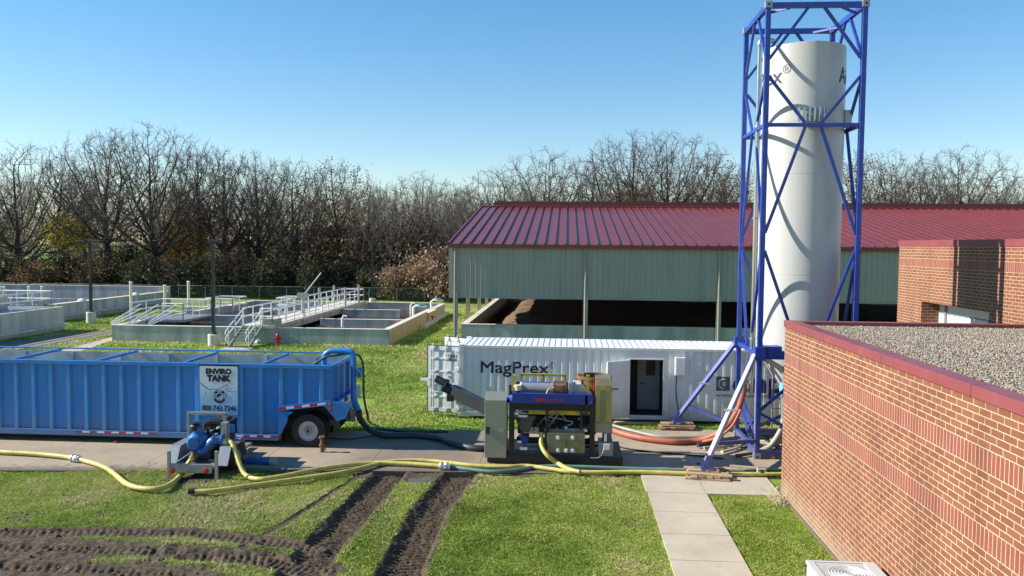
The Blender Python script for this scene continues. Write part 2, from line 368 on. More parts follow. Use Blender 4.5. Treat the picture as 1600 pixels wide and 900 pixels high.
def ground_mat():
    m, t, b = nodes('lawn_soil'); a = nn(t, 'ShaderNodeAttribute'); a.attribute_name = 'mud'
    n1 = noise(t, .6, 7, rough=.65); n2 = noise(t, 9, 6, rough=.7); n3 = noise(t, 45, 4, rough=.7)
    g1 = ramp(t, n1.outputs[0], [(.35, (.13, .21, .022)), (.55, (.20, .29, .035)), (.72, (.27, .31, .065))])
    g2 = ramp(t, n2.outputs[0], [(.35, (.65, .70, .6)), (.65, (1.15, 1.12, 1.1))])
    gr = mixc(t, 1.0, g1.outputs[0], g2.outputs[0], 'MULTIPLY')
    md = ramp(t, n2.outputs[0], [(.3, (.038, .027, .017)), (.55, (.085, .062, .040)), (.75, (.17, .132, .092))])
    c = mixc(t, a.outputs['Fac'], gr, md.outputs[0])
    t.links.new(c, b.inputs['Base Color']); b.inputs['Roughness'].default_value = .9; b.inputs['Specular IOR Level'].default_value = .25
    bp = nn(t, 'ShaderNodeBump'); bp.inputs['Strength'].default_value = .8; bp.inputs['Distance'].default_value = .03
    t.links.new(n3.outputs[0], bp.inputs['Height']); t.links.new(bp.outputs[0], b.inputs['Normal']); return m
M['ground'] = ground_mat()
def pave_mat(name, base, dark, sc=.8):
    m, t, b = nodes(name); n1 = noise(t, sc, 8, rough=.65); n2 = noise(t, 60, 3); n3 = noise(t, 3.5, 8, rough=.75)
    c1 = ramp(t, n1.outputs[0], [(.3, tuple(x*.82 for x in base)), (.7, tuple(x*1.1 for x in base))])
    st = ramp(t, n3.outputs[0], [(.52, (0, 0, 0)), (.78, (.75, .75, .75))])
    c = mixc(t, st.outputs[0], c1.outputs[0], dark)
    if name.startswith('drive'):
        geo = nn(t, 'ShaderNodeNewGeometry'); s = nn(t, 'ShaderNodeSeparateXYZ'); t.links.new(geo.outputs['Position'], s.inputs[0])
        a1 = nn(t, 'ShaderNodeMath', operation='MULTIPLY_ADD'); t.links.new(s.outputs[0], a1.inputs[0]); a1.inputs[1].default_value = -.085; t.links.new(s.outputs[1], a1.inputs[2])
        a2 = nn(t, 'ShaderNodeMath', operation='MULTIPLY_ADD'); t.links.new(n3.outputs[0], a2.inputs[0]); a2.inputs[1].default_value = -1.5; t.links.new(a1.outputs[0], a2.inputs[2])
        mr = nn(t, 'ShaderNodeMapRange'); mr.inputs[1].default_value = 21.1; mr.inputs[2].default_value = 20.72; mr.inputs[3].default_value = 0; mr.inputs[4].default_value = .85
        t.links.new(a2.outputs[0], mr.inputs[0]); c = mixc(t, mr.outputs[0], c, (.13, .10, .072))
        gx_ = nn(t, 'ShaderNodeMath', operation='ADD'); t.links.new(s.outputs[0], gx_.inputs[0]); gx_.inputs[1].default_value = 4.1
        gx2 = nn(t, 'ShaderNodeMath', operation='ABSOLUTE'); t.links.new(gx_.outputs[0], gx2.inputs[0])
        gx3 = nn(t, 'ShaderNodeMath', operation='MULTIPLY_ADD'); t.links.new(n1.outputs[0], gx3.inputs[0]); gx3.inputs[1].default_value = -4.0; t.links.new(gx2.outputs[0], gx3.inputs[2])
        m3 = nn(t, 'ShaderNodeMapRange'); m3.inputs[1].default_value = .6; m3.inputs[2].default_value = -.9; m3.inputs[3].default_value = 0; m3.inputs[4].default_value = .7; t.links.new(gx3.outputs[0], m3.inputs[0])
        c = mixc(t, m3.outputs[0], c, (.17, .13, .092))
    g = ramp(t, n2.outputs[0], [(.3, (.85, .85, .85)), (.7, (1.12, 1.12, 1.12))]); c = mixc(t, 1.0, c, g.outputs[0], 'MULTIPLY')
    t.links.new(c, b.inputs['Base Color']); b.inputs['Roughness'].default_value = .85
    bp = nn(t, 'ShaderNodeBump'); bp.inputs['Strength'].default_value = .25; bp.inputs['Distance'].default_value = .01
    t.links.new(n2.outputs[0], bp.inputs['Height']); t.links.new(bp.outputs[0], b.inputs['Normal']); return m
M['drive'] = pave_mat('driveway_concrete', (.43, .34, .24), (.23, .17, .115))
M['walk'] = pave_mat('sidewalk_concrete', (.56, .49, .37), (.47, .40, .29))
M['dirt'] = pave_mat('dirt_track', (.27, .215, .165), (.17, .13, .1), 2)
M['gravelbed'] = mat('gravel_bed', (.20, .17, .13), .95, var=.4, scale=18, bump=1, bscale=40)
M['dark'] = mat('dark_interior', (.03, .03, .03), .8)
def dim(keys, f):
    for k in keys.split():
        t_ = M[k].node_tree; b_ = t_.nodes['Principled BSDF']; l_ = b_.inputs['Base Color'].links[0]; s_ = l_.from_socket
        t_.links.new(mixc(t_, 1.0, s_, (f, f, f), 'MULTIPLY'), b_.inputs['Base Color'])
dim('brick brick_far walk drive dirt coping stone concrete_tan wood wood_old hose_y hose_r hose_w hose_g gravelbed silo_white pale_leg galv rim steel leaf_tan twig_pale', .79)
dim('roof_red ridge_red', .68); dim('diamond hood', .85); dim('tank_blue tank_rib', .95); dim('blade ground', 1.18)
def grime(key, z0, z1, col, amt=.7, sc=4.0, rust=None):
    t_ = M[key].node_tree; b_ = t_.nodes['Principled BSDF']; s_ = b_.inputs['Base Color'].links[0].from_socket
    geo = nn(t_, 'ShaderNodeNewGeometry'); s = nn(t_, 'ShaderNodeSeparateXYZ'); t_.links.new(geo.outputs['Position'], s.inputs[0])
    n = noise(t_, sc, 6, rough=.7); a = nn(t_, 'ShaderNodeMath', operation='MULTIPLY_ADD'); t_.links.new(n.outputs[0], a.inputs[0]); a.inputs[1].default_value = -(z1-z0)*1.6; t_.links.new(s.outputs[2], a.inputs[2])
    m_ = nn(t_, 'ShaderNodeMapRange'); m_.inputs[1].default_value = z1-(z1-z0)*.8; m_.inputs[2].default_value = z0-(z1-z0)*.8; m_.inputs[3].default_value = 0; m_.inputs[4].default_value = amt; t_.links.new(a.outputs[0], m_.inputs[0])
    c = mixc(t_, m_.outputs[0], s_, col)
    if rust:
        n2 = noise(t_, 1.7, 9, 'Object', .78, (1, 1, .35)); r2 = ramp(t_, n2.outputs[0], [(.63, (0, 0, 0)), (.70, (.75, .75, .75))]); c = mixc(t_, r2.outputs[0], c, rust)
    t_.links.new(c, b_.inputs['Base Color'])
grime('tank_blue', .2, .9, (.16, .15, .13), .55, rust=(.10, .10, .12)); grime('tank_rib', .2, .9, (.2, .19, .16), .5, rust=(.16, .13, .12))
grime('tower_blue', 0, 1.6, (.16, .14, .13), .45, rust=(.09, .07, .09)); grime('white_paint', .1, .8, (.30, .28, .24), .5, rust=(.50, .47, .42)); grime('brick', 0, .7, (.36, .29, .21), .5); grime('silo_white', 2, 5, (.42, .41, .38), .5, rust=(.48, .46, .42))
M['puddle'] = mat('muddy_puddle', (.10, .075, .052), .35, var=.2)
M['clod'] = mat('mud_clod', (.085, .064, .045), .95, var=.35, scale=9)
M['inner'] = mat('interior_panel', (.30, .31, .33), .6)
# ------------------------------------------------------------------ ground with ruts
rng = np.random.default_rng(11)
def vnoise(x, y, s, seed=0):
    """value noise, vectorised"""
    x = x/s; y = y/s; xi = np.floor(x).astype(np.int64); yi = np.floor(y).astype(np.int64); fx = x-xi; fy = y-yi
    fx = fx*fx*(3-2*fx); fy = fy*fy*(3-2*fy)
    def h(a, b):
        n = (a*374761393 + b*668265263 + seed*974711) & 0x7fffffff
        n = ((n ^ (n >> 13))*1274126177) & 0x7fffffff
        return ((n ^ (n >> 16)) & 0xffff)/65535.0
    return (h(xi, yi)*(1-fx)+h(xi+1, yi)*fx)*(1-fy)+(h(xi, yi+1)*(1-fx)+h(xi+1, yi+1)*fx)*fy
def fbm(x, y, s, seed=0, n=4):
    o = 0; a = .5
    for i in range(n): o = o+a*vnoise(x, y, s, seed+i); s = s/2.03; a = a/2
    return o/(1-.5**n)
TR = []   # polyline (world), half width, depth, tread strength
def track(px, hw, dep, mudw=1.25, tread=.02):
    TR.append(([G(*p).xy for p in px], hw, dep, mudw, tread))
track([(612,738),(596,756),(560,795),(508,850),(462,905),(420,960)], .40, .14, 1.2, .032)
track([(722,738),(705,760),(672,800),(648,850),(622,905),(604,960)], .40, .14, 1.2, .032)
track([(-60,838),(0,834),(150,830),(300,834),(420,846),(500,856)], .18, .05, 1.6, .013)
track([(-60,858),(0,855),(160,858),(300,866),(420,880),(520,892)], .16, .045, 1.6, .013)
track([(-60,888),(0,886),(150,888),(260,896),(420,925)], .18, .06, 1.6, .013)
track([(300,868),(420,872),(480,890),(520,930)], .22, .06, 1.5, .016)
track([(560,745),(520,770),(450,815),(380,855)], .10, .012, 1.0, .01)
def ss(a, b, x): t = np.clip((x-a)/(b-a), 0, 1); return t*t*(3-2*t)
def terrain(x, y):
    h = (fbm(x, y, 1.3, 3, 3)-.5)*.05+(fbm(x, y, .18, 9, 3)-.5)*.02
    mud = np.zeros_like(x)
    nz = fbm(x, y, .5, 21, 4); nz2 = fbm(x, y, .16, 27, 3)
    for (pl, hw, dep, mw, tread) in TR:
        best = np.full_like(x, 1e9); sb = np.zeros_like(x); sg = np.zeros_like(x); acc = 0.
        for i in range(len(pl)-1):
            ax, ay = pl[i]; bx, by = pl[i+1]; dx, dy = bx-ax, by-ay; L = math.hypot(dx, dy)
            t = np.clip(((x-ax)*dx+(y-ay)*dy)/(L*L), 0, 1); qx = x-(ax+t*dx); qy = y-(ay+t*dy); d = np.hypot(qx, qy)
            k = d < best; best = np.where(k, d, best); sb = np.where(k, acc+t*L, sb)
            sg = np.where(k, np.sign(dx*qy-dy*qx), sg); acc += L
        d = best+hw*(.35*(nz-.5)+.30*(nz2-.5))+(sg*.0)
        left = (sg > 0); core = 1-ss(hw*np.where(left, .84, .55), hw*np.where(left, 1.06, 1.35), d)
        berm = np.exp(-((d-hw*1.30)/(hw*.30))**2)*dep*np.where(left, .30, .12)*np.clip(2.2*nz2-.5, 0, 1.6)
        tr = np.tanh(2.5*np.sin(2*math.pi*(sb/.15)+np.where(sg > 0, 1, -1)*d*11+2*nz))*np.clip(np.abs(np.sin(d*math.pi/.19))*2, 0, 1)
        h = h*(1-core)+core*(-dep*(.8+.4*nz)+tread*np.clip(tr*1.6, -1, 1)+(fbm(x, y, .07, 31, 2)-.5)*.03)+berm
        mud = np.maximum(mud, 1-ss(hw*mw*(.55+.7*nz), hw*mw*(.75+1.1*nz2), d))
    # churned area bottom left
    A = G(0, 826).xy; B = G(490, 856).xy
    yl = A[1]+(B[1]-A[1])*(x-A[0])/(B[0]-A[0])
    reg = ss(0, .35, yl-y)*(1-ss(-6.6, -4.4, x+(16-y)*.3))
    cl = fbm(x, y, .22, 41, 4)
    patch = ss(.32, .46, fbm(x*.45, y*1.6, .9, 55, 4)+.06*cl)
    m2 = reg*patch
    h = h+m2*((cl-.5)*.11)
    mud = np.maximum(mud, m2)
    # wear along the driveway edge and around the pump trailer
    ye = 20.0+(x+15)*.1
    e = ss(-.55, .05, y-np.minimum(ye, 21.3)+(nz-.5)*.9)*(x < 1.9)*(x > -40)*(.35+.65*ss(.45, .6, nz))
    pt = np.exp(-(((x+9.6)/1.3)**2+((y-19.9)/.75)**2))*1.2
    pt2 = np.exp(-(((x+4.0)/1.7)**2+((y-20.55)/.55)**2))*2.2
    mud = np.maximum(mud, np.clip(np.maximum(np.maximum(e, pt), pt2)*(.6+.9*nz)-.15, 0, 1))
    spots = np.maximum(ss(.62, .74, fbm(x, y, .8, 77, 4))*.6, ss(.48, .68, fbm(x, y, 1.7, 79, 5))*np.where(x < -3.0, .62, .28))
    mud = np.maximum(mud, spots*(y < 21.4))
    return h, np.clip(mud, 0, 1)
def axis(a, b, st, lo, hi, growth=1.35):
    d = list(np.arange(a, b, st)); s = st
    l = []; p = a
    while p > lo: s *= growth; p -= s; l.append(p)
    s = st; r = []; p = d[-1]
    while p < hi: s *= growth; p += s; r.append(p)
    return np.array(l[::-1]+d+r)
xs = axis(-12.2, 2.2, .027, -900, 900); ys = axis(14.0, 21.2, .027, -40, 1500)
X, Y = np.meshgrid(xs, ys); hx, mu = terrain(X.ravel(), Y.ravel())
far = (ss(21.0, 21.5, Y.ravel()))
hx = hx*(1-far); mu = mu*(1-far)
hx = hx*ss(14.1-3, 14.1, Y.ravel())*(1-ss(2.0, 2.15, X.ravel())*.8)
nx, ny = len(xs), len(ys)
V = np.stack([X.ravel(), Y.ravel(), hx], 1)
i = np.arange(nx-1)[None, :]+np.arange(ny-1)[:, None]*nx
Fq = np.stack([i, i+1, i+1+nx, i+nx], 2).reshape(-1, 4)
gr = npmesh('ground', V, Fq, M['ground'], nper=4, attrs={'mud': mu}, smooth=True); tag(gr, kind='structure')
# ---- driveway, paths
DF = [(-42, 17.6), (-15, 20.0), (-4.7, 21.0), (2.02, 21.3), (5.36, 21.35), (40, 21.4)]
DR = [(-42, 21.5), (-15, 24.4), (-6.7, 25.33), (-2.8, 26.0), (2.5, 26.6), (7.3, 27.1), (40, 27.3)]
def yl(pl, x):
    for (a, b), (c, d) in zip(pl[:-1], pl[1:]):
        if x <= c: return b+(d-b)*(x-a)/(c-a)
    return pl[-1][1]
mb = MB(); x = -42.0
while x < 11.7:
    x2 = min(x+3.05, 11.7); g_ = .012
    poly = [(x, yl(DF, x)), (x2-g_, yl(DF, x2-g_)), (x2-g_, yl(DR, x2-g_)), (x, yl(DR, x))]
    ym = [(poly[0][1]+poly[3][1])/2, (poly[1][1]+poly[2][1])/2]
    mb.prism([poly[0], poly[1], (x2-g_, ym[1]-.006), (x, ym[0]-.006)], 'z', -.2, .035)
    mb.prism([(x, ym[0]+.006), (x2-g_, ym[1]+.006), poly[2], poly[3]], 'z', -.2, .035)
    x += 3.05
tag(mb.build('driveway', M['drive']), kind='structure')
mb = MB()
mb.box(2.05, 19.78, -.2, 3.52, 21.29, .045); mb.box(3.535, 19.78, -.2, 5.365, 21.335, .045)
y = 19.765
while y > 6:
    mb.box(2.08, y-1.42, -.2, 3.53, y, .045); y -= 1.435
tag(mb.build('sidewalk', M['walk']), kind='structure')
mb = MB().prism([(-28.9,48.8),(-28.2,48.8),(-26.3,40.0),(-27.8,40.0)], 'z', -.1, .03)
tag(mb.build('concrete_path', M['walk']), kind='structure')
mb = MB(); pl = [(-34.2, 39), (-31.4, 39.2), (-30.0, 46), (-29.3, 56), (-29, 66), (-31.5, 66), (-31.3, 54), (-33.5, 47)]
mb.prism(pl, 'z', -.1, .012); tag(mb.build('dirt_track', M['dirt']), kind='structure')
mb = MB().prism([(-70,76),(80,78),(80,80.5),(-70,79)], 'z', -.1, .02); tag(mb.build('gravel_road', M['dirt']), kind='structure')
tag(MB().prism([tuple(G(*p).xy) for p in ((628,750),(640,747),(655,748),(668,745),(679,748),(672,753),(660,752),(652,758),(640,756))], 'z', -.05, .004).build('puddle', M['puddle']), kind='structure')
# ------------------------------------------------------------------ near brick wing
wx, wy = 5.37, 19.95
t = thing('brick_building', 'near red brick building wing with two soldier courses, red coping and gravel roof', 'building', (wx, wy, 0))
MB().box(wx, -6, 0, 16, wy, 4.2).build('wall', M['brick'], t)
cp = MB()
y = wy+.03
while y > -6:
    cp.box(wx-.03, max(y-3.03, -6), 4.2, wx+.28, y-.005 if y < wy else y, 4.36); y -= 3.04
cp.box(wx+.28, wy-.25, 4.2, 16, wy+.03, 4.355)
cp.build('coping', M['coping'], t, bevel=.006)
MB().box(wx+.02, -6, 4.201, 15.98, wy-.02, 4.24).build('roof', M['gravelbed'], t)
MB().box(wx-.035, -6, -.1, wx, wy+.03, .07).build('footing', M['drive'], t)
def stones(n):
    y = rng.uniform(6.5, wy-.27, n); x = wx+.3+rng.uniform(0, 1, n)**1.0*(10.3)
    keep = x < y*.66+.3
    x = x[keep]; y = y[keep]; n = len(x)
    s = rng.uniform(.010, .024, n)*(1+.3*(rng.random(n) > .9))
    base = np.array([(1,0,0),(0,1,0),(-1,0,0),(0,-1,0),(0,0,.7),(0,0,-.7)])
    a = rng.uniform(0, 6.28, n); ca, sa = np.cos(a), np.sin(a)
    B = base[None]*rng.uniform(.65, 1.35, (n, 6, 1))*s[:, None, None]
    V = np.empty((n, 6, 3)); V[..., 0] = B[..., 0]*ca[:, None]-B[..., 1]*sa[:, None]; V[..., 1] = B[..., 0]*sa[:, None]+B[..., 1]*ca[:, None]; V[..., 2] = B[..., 2]
    tl = rng.normal(0, .5, n); z0 = V[..., 2]+V[..., 0]*tl[:, None]; V[..., 2] = z0
    V[..., 0] += x[:, None]; V[..., 1] += y[:, None]; V[..., 2] += 4.245+rng.uniform(0, .028, n)[:, None]
    V -= np.array([wx, wy, 0])
    f = np.array([(0,1,4),(1,2,4),(2,3,4),(3,0,4),(1,0,5),(2,1,5),(3,2,5),(0,3,5)])
    Fc = (np.arange(n)[:, None, None]*6+f[None]).reshape(-1, 3)
    tint = np.repeat(np.clip(rng.normal(.5, .22, n), 0, 1), 6)
    o = npmesh('roof_gravel', V.reshape(-1, 3), Fc, M['stone'], t, attrs={'tint': tint}); o['kind'] = 'stuff'
stones(150000)
# air conditioner beside it
c = G(1262, 878, .86); ax0, ay1 = 4.12, 13.6
t = thing('air_conditioner', 'pale grey outdoor condenser with round fan guard below the brick wall', 'air conditioner', (4.66, 13.1, 0))
mb = MB(); mb.box(ax0, ay1-1.0, .06, ax0+.03, ay1, .80); mb.box(ax0+1.07, ay1-1.0, .06, ax0+1.10, ay1, .80); mb.box(ax0, ay1-1.0, .06, ax0+1.1, ay1-.97, .80); mb.box(ax0, ay1-.03, .06, ax0+1.1, ay1, .80)
for k in range(14): mb.box(ax0-.012, ay1-.95, .12+k*.047, ax0+.0, ay1-.05, .14+k*.047)
mb.build('casing', M['ac_white'], t)
mb = MB(); mb.box(ax0-.015, ay1-1.01, .80, ax0+.11, ay1+.01, .86); mb.box(ax0+.92, ay1-1.01, .80, ax0+1.115, ay1+.01, .86); mb.box(ax0+.11, ay1-.05, .80, ax0+.92, ay1+.01, .86); mb.box(ax0+.11, ay1-1.01, .80, ax0+.92, ay1-.9, .86)
mb.build('top_frame', M['ac_white'], t, bevel=.008)
MB().box(ax0+.03, ay1-.97, .4, ax0+1.07, ay1-.03, .62).build('inner_deck', M['dark'], t)
mb = MB()
for k in range(40):
    xx = ax0+.12+k*.0203; mb.box(xx, ay1-.9, .838, xx+.005, ay1-.05, .842)
for rr_ in (.08, .13, .18, .23, .28, .33):
    mb.tube([(ax0+.55+rr_*math.cos(a), ay1-.5+rr_*math.sin(a), .848) for a in np.linspace(0, 2*math.pi, 28)], .005, 4, False)
mb.build('fan_guard', M['galv_light'], t)
mb = MB()
for k in range(4):
    a = k*math.pi/2+.4; u = Vector((math.cos(a), math.sin(a), 0)); v = Vector((-u.y, u.x, 0)); cc = Vector((ax0+.55, ay1-.5, .72))
    mb.add([cc+u*.05, cc+u*.36, cc+u*.34+v*.2+Vector((0,0,.05)), cc+u*.06+v*.1+Vector((0,0,.03)), cc+u*.05-Vector((0,0,.01)), cc+u*.36-Vector((0,0,.01)), cc+u*.34+v*.2+Vector((0,0,.04)), cc+u*.06+v*.1+Vector((0,0,.02))], [(0,1,2,3),(7,6,5,4),(0,4,5,1),(1,5,6,2),(2,6,7,3),(3,7,4,0)])
mb.cyl((ax0+.55, ay1-.5, .62), (ax0+.55, ay1-.5, .77), .07, 12); mb.build('fan', M['black'], t)
MB().box(ax0-.1, ay1-1.1, -.05, ax0+1.2, ay1+.1, .06).build('pad', M['walk'], t)
# ------------------------------------------------------------------ far brick wing
fx, fy = 12.3, 30.6
t = thing('brick_building', 'taller far brick wing with a recessed white door, behind the gravel roof', 'building', (fx, fy, 0))
oy0, oy1, oz = 23.05, 26.9, 4.62      # opening in the -X face
oyA = fx/AY(1440, 472, 20).x*20
def fyat(px, py):
    r = F_ + R2*((px-800)/FPX) - U2*((py-450)/FPX); k = fx/r.x; return r.y*k, CAMH+r.z*k
oy1, oz = fyat(1440, 471); oy0, _ = fyat(1546, 488)
mb = MB()
mb.box(fx, oy1, 0, fx+.35, fy, 6.22); mb.box(fx, oy0, oz, fx+.35, oy1, 6.22); mb.box(fx, -6, 0, fx+.35, oy0, 6.22)
mb.box(fx+.35, fy-.35, 0, 26, fy, 6.22); mb.box(fx+.35, oy1, 0, fx+1.5, oy1+.2, oz+.3)
mb.build('wall', M['brick_far'], t)
cp = MB(); cp.box(fx-.03, -6, 6.22, fx+.4, fy+.03, 6.43); cp.box(fx+.4, fy-.38, 6.22, 26, fy+.03, 6.43); cp.build('coping', M['coping'], t, bevel=.006)
MB().box(fx+.35, -6, 6.0, 26, fy-.36, 6.1).build('roof', M['gravelbed'], t)
mb = MB(); mb.box(fx+.6, oy0-.6, 2.0, fx+.7, oy1+.2, oz+.3); dd = mb.build('door', M['white_paint'], t)
mb = MB(); mb.box(fx+.54, oy1-.62, 2.0, fx+.598, oy1-.5, oz+.3); mb.box(fx+.57, oy0+1.1, 2.0, fx+.598, oy0+1.16, oz-.35); mb.box(fx+.57, oy0-.6, oz-.38, fx+.598, oy1+.0, oz-.34); mb.build('door_frame', M['hood'], dd)
MB().box(fx+.35, oy0-.6, oz+.02, fx+1.3, oy1+.1, oz+.1).build('soffit', M['galv'], t)
# ------------------------------------------------------------------ open-sided shed
sx0, sx1, sy0, sy1, ze = -6.72, 44.0, 46.0, 82.5, 6.18
rx, rz = 64.2, 9.25
t = thing('storage_shed', 'long open sided shed with red standing seam roof over sludge bays', 'shed', (sx0, sy0, 0))
ny_ = Vector((0, rx-sy0, rz-ze)).normalized()
mb = MB()
mb.prism([(sy0-.25, ze), (rx, rz), (2*rx-sy0+.25, ze), (2*rx-sy0+.25, ze-.08), (rx, rz-.1), (sy0-.25, ze-.08)], 'x', sx0-.08, sx1)
n_ = int((sx1-sx0)/.61)
for k in range(n_+1):
    xx = sx0-.04+k*.61
    mb.prism([(sy0-.27, ze+.012), (rx-.7, rz+.012-.7*(rz-ze)/(rx-sy0)), (rx-.7, rz+.085-.7*(rz-ze)/(rx-sy0)), (sy0-.27, ze+.085)], 'x', xx-.03, xx+.03)
mb.build('roof', M['roof_red'], t)
mb = MB(); mb.box(sx0+1.0, rx-.85, rz+.25, sx1, rx+.85, rz+.33); mb.box(sx0+1.0, rx-.85, rz-.02, sx1, rx-.80, rz+.25); mb.box(sx0+1, rx+.8, rz-.02, sx1, rx+.85, rz+.25); mb.box(sx0+.98, rx-.85, rz-.05, sx0+1.03, rx+.85, rz+.33)
mb.prism([(rx-.95, rz-.18), (rx-.82, rz-.14), (rx-.82, rz+.0), (rx-.95, rz-.04)], 'x', sx0-.05, sx1)
mb.build('ridge_vent', M['ridge_red'], t)
mb = MB(); mb.box(sx0-.1, sy0-.30, ze-.22, sx1, sy0-.12, ze-.05)
for s in (-1, 1):
    mb.prism([(sy0-.27, ze-.15), (rx, rz-.12), (rx, rz+.08), (sy0-.27, ze+.05)] if s < 0 else [(2*rx-sy0, ze-.15), (rx, rz-.12), (rx, rz+.08), (2*rx-sy0, ze+.05)], 'x', sx0-.14, sx0-.09)
mb.build('eave_trim', M['ridge_red'], t)
mb = MB()          # ribbed siding, front
xx = sx0; prof = []
while xx < sx1:
    prof += [(xx, 0), (xx+.235, 0), (xx+.255, -.035), (xx+.29, -.035), (xx+.305, 0)]; xx += .305
vs = []; fs = []
for z in (3.1, ze-.1):
    for (a, b) in prof: vs.append((a, sy0+b, z))
n = len(prof); fs = [(k, k+1, n+k+1, n+k) for k in range(n-1)]
mb.add(vs, fs); mb.box(sx0, sy0+.03, 3.1, sx1, sy0+.08, ze-.1)
mb.box(sx0-.02, sy0-.05, 3.04, sx1, sy0+.06, 3.1)
mb.build('siding', M['siding'], t, recalc=False)
mb = MB()
for s, zz in ((sx0, 1),):
    mb.prism([(sy0, 3.1), (sy1-.1, 3.1), (sy1-.1, ze-.1), (rx, rz-.1), (sy0, ze-.1)], 'x', sx0-.04, sx0+.03)
    yy = sy0+.2
    while yy < sy1: mb.box(sx0-.075, yy, 3.1, sx0-.04, yy+.06, ze-.1+max(0, min(yy-sy0, sy1-yy))*.0); yy += .305
mb.build('gable_siding', M['siding'], t)
MB().box(sx0-.08, sy0-.06, 3.05, sx0+.16, sy0-.005, ze-.1).build('corner_trim', M['siding_tan'], t)
for k in range(7):
    xx = -6.4 if k == 0 else 1.11+7.53*(k-1)
    MB().box(xx-.13, sy0-.10, 0, xx+.13, sy0+.10, 3.45).build('post', M['galv'], t)
    MB().cyl((xx-.03, sy0-.16, .1), (xx-.03, sy0-.16, ze-.15), .055, 8).build('downspout', M['siding_tan'], t)
for yy in (53, 60, 65.5, 71, 76.5, 82):
    MB().box(sx0+.05, yy-.12, 0, sx0+.3, yy+.12, 3.3).build('post', M['concrete_tan'], t)
for k in range(1, 7):
    xx = 1.11+7.53*(k-1); MB().box(xx-.13, sy1-.3, 0, xx+.13, sy1, ze-.1).build('post', M['galv'], t)
mb = MB(); mb.box(sx0+.1, sy1-.1, 1.9, sx1, sy1, ze-.1); mb.build('rear_siding', M['siding'], t)
# bunker under it
t = thing('sludge_bunker', 'low concrete storage bay with sludge inside, under the red roofed shed', 'bunker', (-5.9, 46.4, 0))
MB().box(-6.1, 46.25, 0, sx1, 46.6, 1.47).build('front_wall', M['concrete'], t)
MB().box(-6.12, 46.24, 1.47, sx1, 46.61, 1.50).build('wall_cap', M['concrete_top'], t)
MB().box(-6.1, 46.6, 0, -5.75, 78, 1.47).build('side_wall', M['concrete'], t)
MB().box(-6.12, 46.61, 1.47, -5.73, 78, 1.50).build('wall_cap', M['concrete_top'], t)
MB().box(-6.1, 78, 0, sx1, 78.35, 3.0).build('back_wall', M['concrete'], t)
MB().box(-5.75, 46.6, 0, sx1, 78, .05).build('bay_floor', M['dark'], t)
gx, gy = np.meshgrid(np.arange(-5.7, 40, .22), np.arange(46.7, 77.9, .22)); g1, g2 = gx.ravel(), gy.ravel()
zz = .25+.55*ss(49, 60, g2+.6*(g1+5)*.0)*np.clip(.5+fbm(g1, g2, 6, 5, 4), 0, 1.3)+.16*(fbm(g1, g2, .6, 15, 3)-.5)
zz = zz*ss(-5.9, -3.5, g1)*.9+.12+.75*np.exp(-(((g1+2.2)/2.0)**2+((g2-54)/5.5)**2))*(.7+.6*fbm(g1, g2, 1.1, 8, 3))
nxg, nyg = gx.shape[1], gx.shape[0]; i = np.arange(nxg-1)[None, :]+np.arange(nyg-1)[:, None]*nxg
o = npmesh('sludge_heap', np.stack([g1, g2, zz], 1)-np.array([0, 0, 0]), np.stack([i, i+1, i+1+nxg, i+nxg], 2).reshape(-1, 4), M['sludge'], nper=4)
tag(o, 'dark brown dewatered sludge heaped on the bay floor under the shed roof', 'sludge heap', kind='stuff')
# ------------------------------------------------------------------ clarifier basins
bx0, bx1, by0, by1, bh = -27.85, -10.6, 47.2, 69.3, 1.0
t = thing('concrete_basin', 'rectangular open concrete settling basin with dividing walls behind the blue tank', 'basin', (-19, 47.2, 0))
def wall(x0, y0, x1, y1, h, name='wall', mt='concrete_light', par=None, cap=True):
    par = par or t
    o = MB().box(x0, y0, 0, x1, y1, h-.03).build(name, M[mt], par)
    if cap: MB().box(x0-.03, y0-.03, h-.03, x1+.03, y1+.03, h).build('wall_cap', M['concrete_top'], o)
    return o
wall(bx0, by0, bx1, by0+.35, bh, 'front_wall', 'concrete'); wall(bx0, by1-.35, bx1, by1, bh, 'rear_wall')
wall(bx0, by0+.35, bx0+.35, by1-.35, bh, 'side_wall'); wall(bx1-.35, by0+.35, bx1, 60.3, bh, 'side_wall', 'concrete_tan')
wall(bx1-.55, 60.3, bx1+.15, 64, bh-.1, 'side_wall', 'concrete_tan'); wall(bx1-.35, 64, bx1, by1-.35, bh-.05, 'side_wall', 'concrete_tan')
wall(-16.8, 53.6, bx1-.35, 53.9, .97, 'dividing_wall'); wall(-17.6, 61.6, -13.0, 61.9, .97, 'dividing_wall')
wall(bx0+.35, 54.9, -20.0, 55.2, .97, 'dividing_wall'); wall(-19.9, 55, -19.6, by1-.35, .97, 'dividing_wall'); wall(-17.7, 62, -17.4, by1-.35, .97, 'dividing_wall')
MB().box(bx0+.35, by0+.35, .02, bx1-.35, by1-.35, .42).build('water_surface', M['water'], t)
for (px, py) in ((535,505),(502,490),(637,483)):
    p = G(px+5 if px == 637 else px, py, .8); mb = MB(); mb.cyl((p.x, p.y, .4), (p.x, p.y, 1.15), .09, 10); mb.tube([(p.x, p.y, 1.1), (p.x+.1, p.y, 1.3), (p.x+.3, p.y, 1.25)], .07, 8)
    mb.build('overflow_pipe', M['galv_light'], t, smooth=True)
for (px, py) in ((683,478),(656,488)):
    p = G(px, py, 1.0); mb = MB(); mb.tube([(p.x-.5, p.y, .6), (p.x-.5, p.y, 1.35), (p.x-.3, p.y, 1.5), (p.x+.5, p.y, 1.45)], .09, 8); o = mb.build('inlet_pipe', M['galv_light'], t, smooth=True)
    MB().lathe((p.x+.1, p.y, 1.6), [(.02, -.05), (.28, -.03), (.28, .03), (.02, .05)], 14).build('hand_wheel', M['teal'], o)
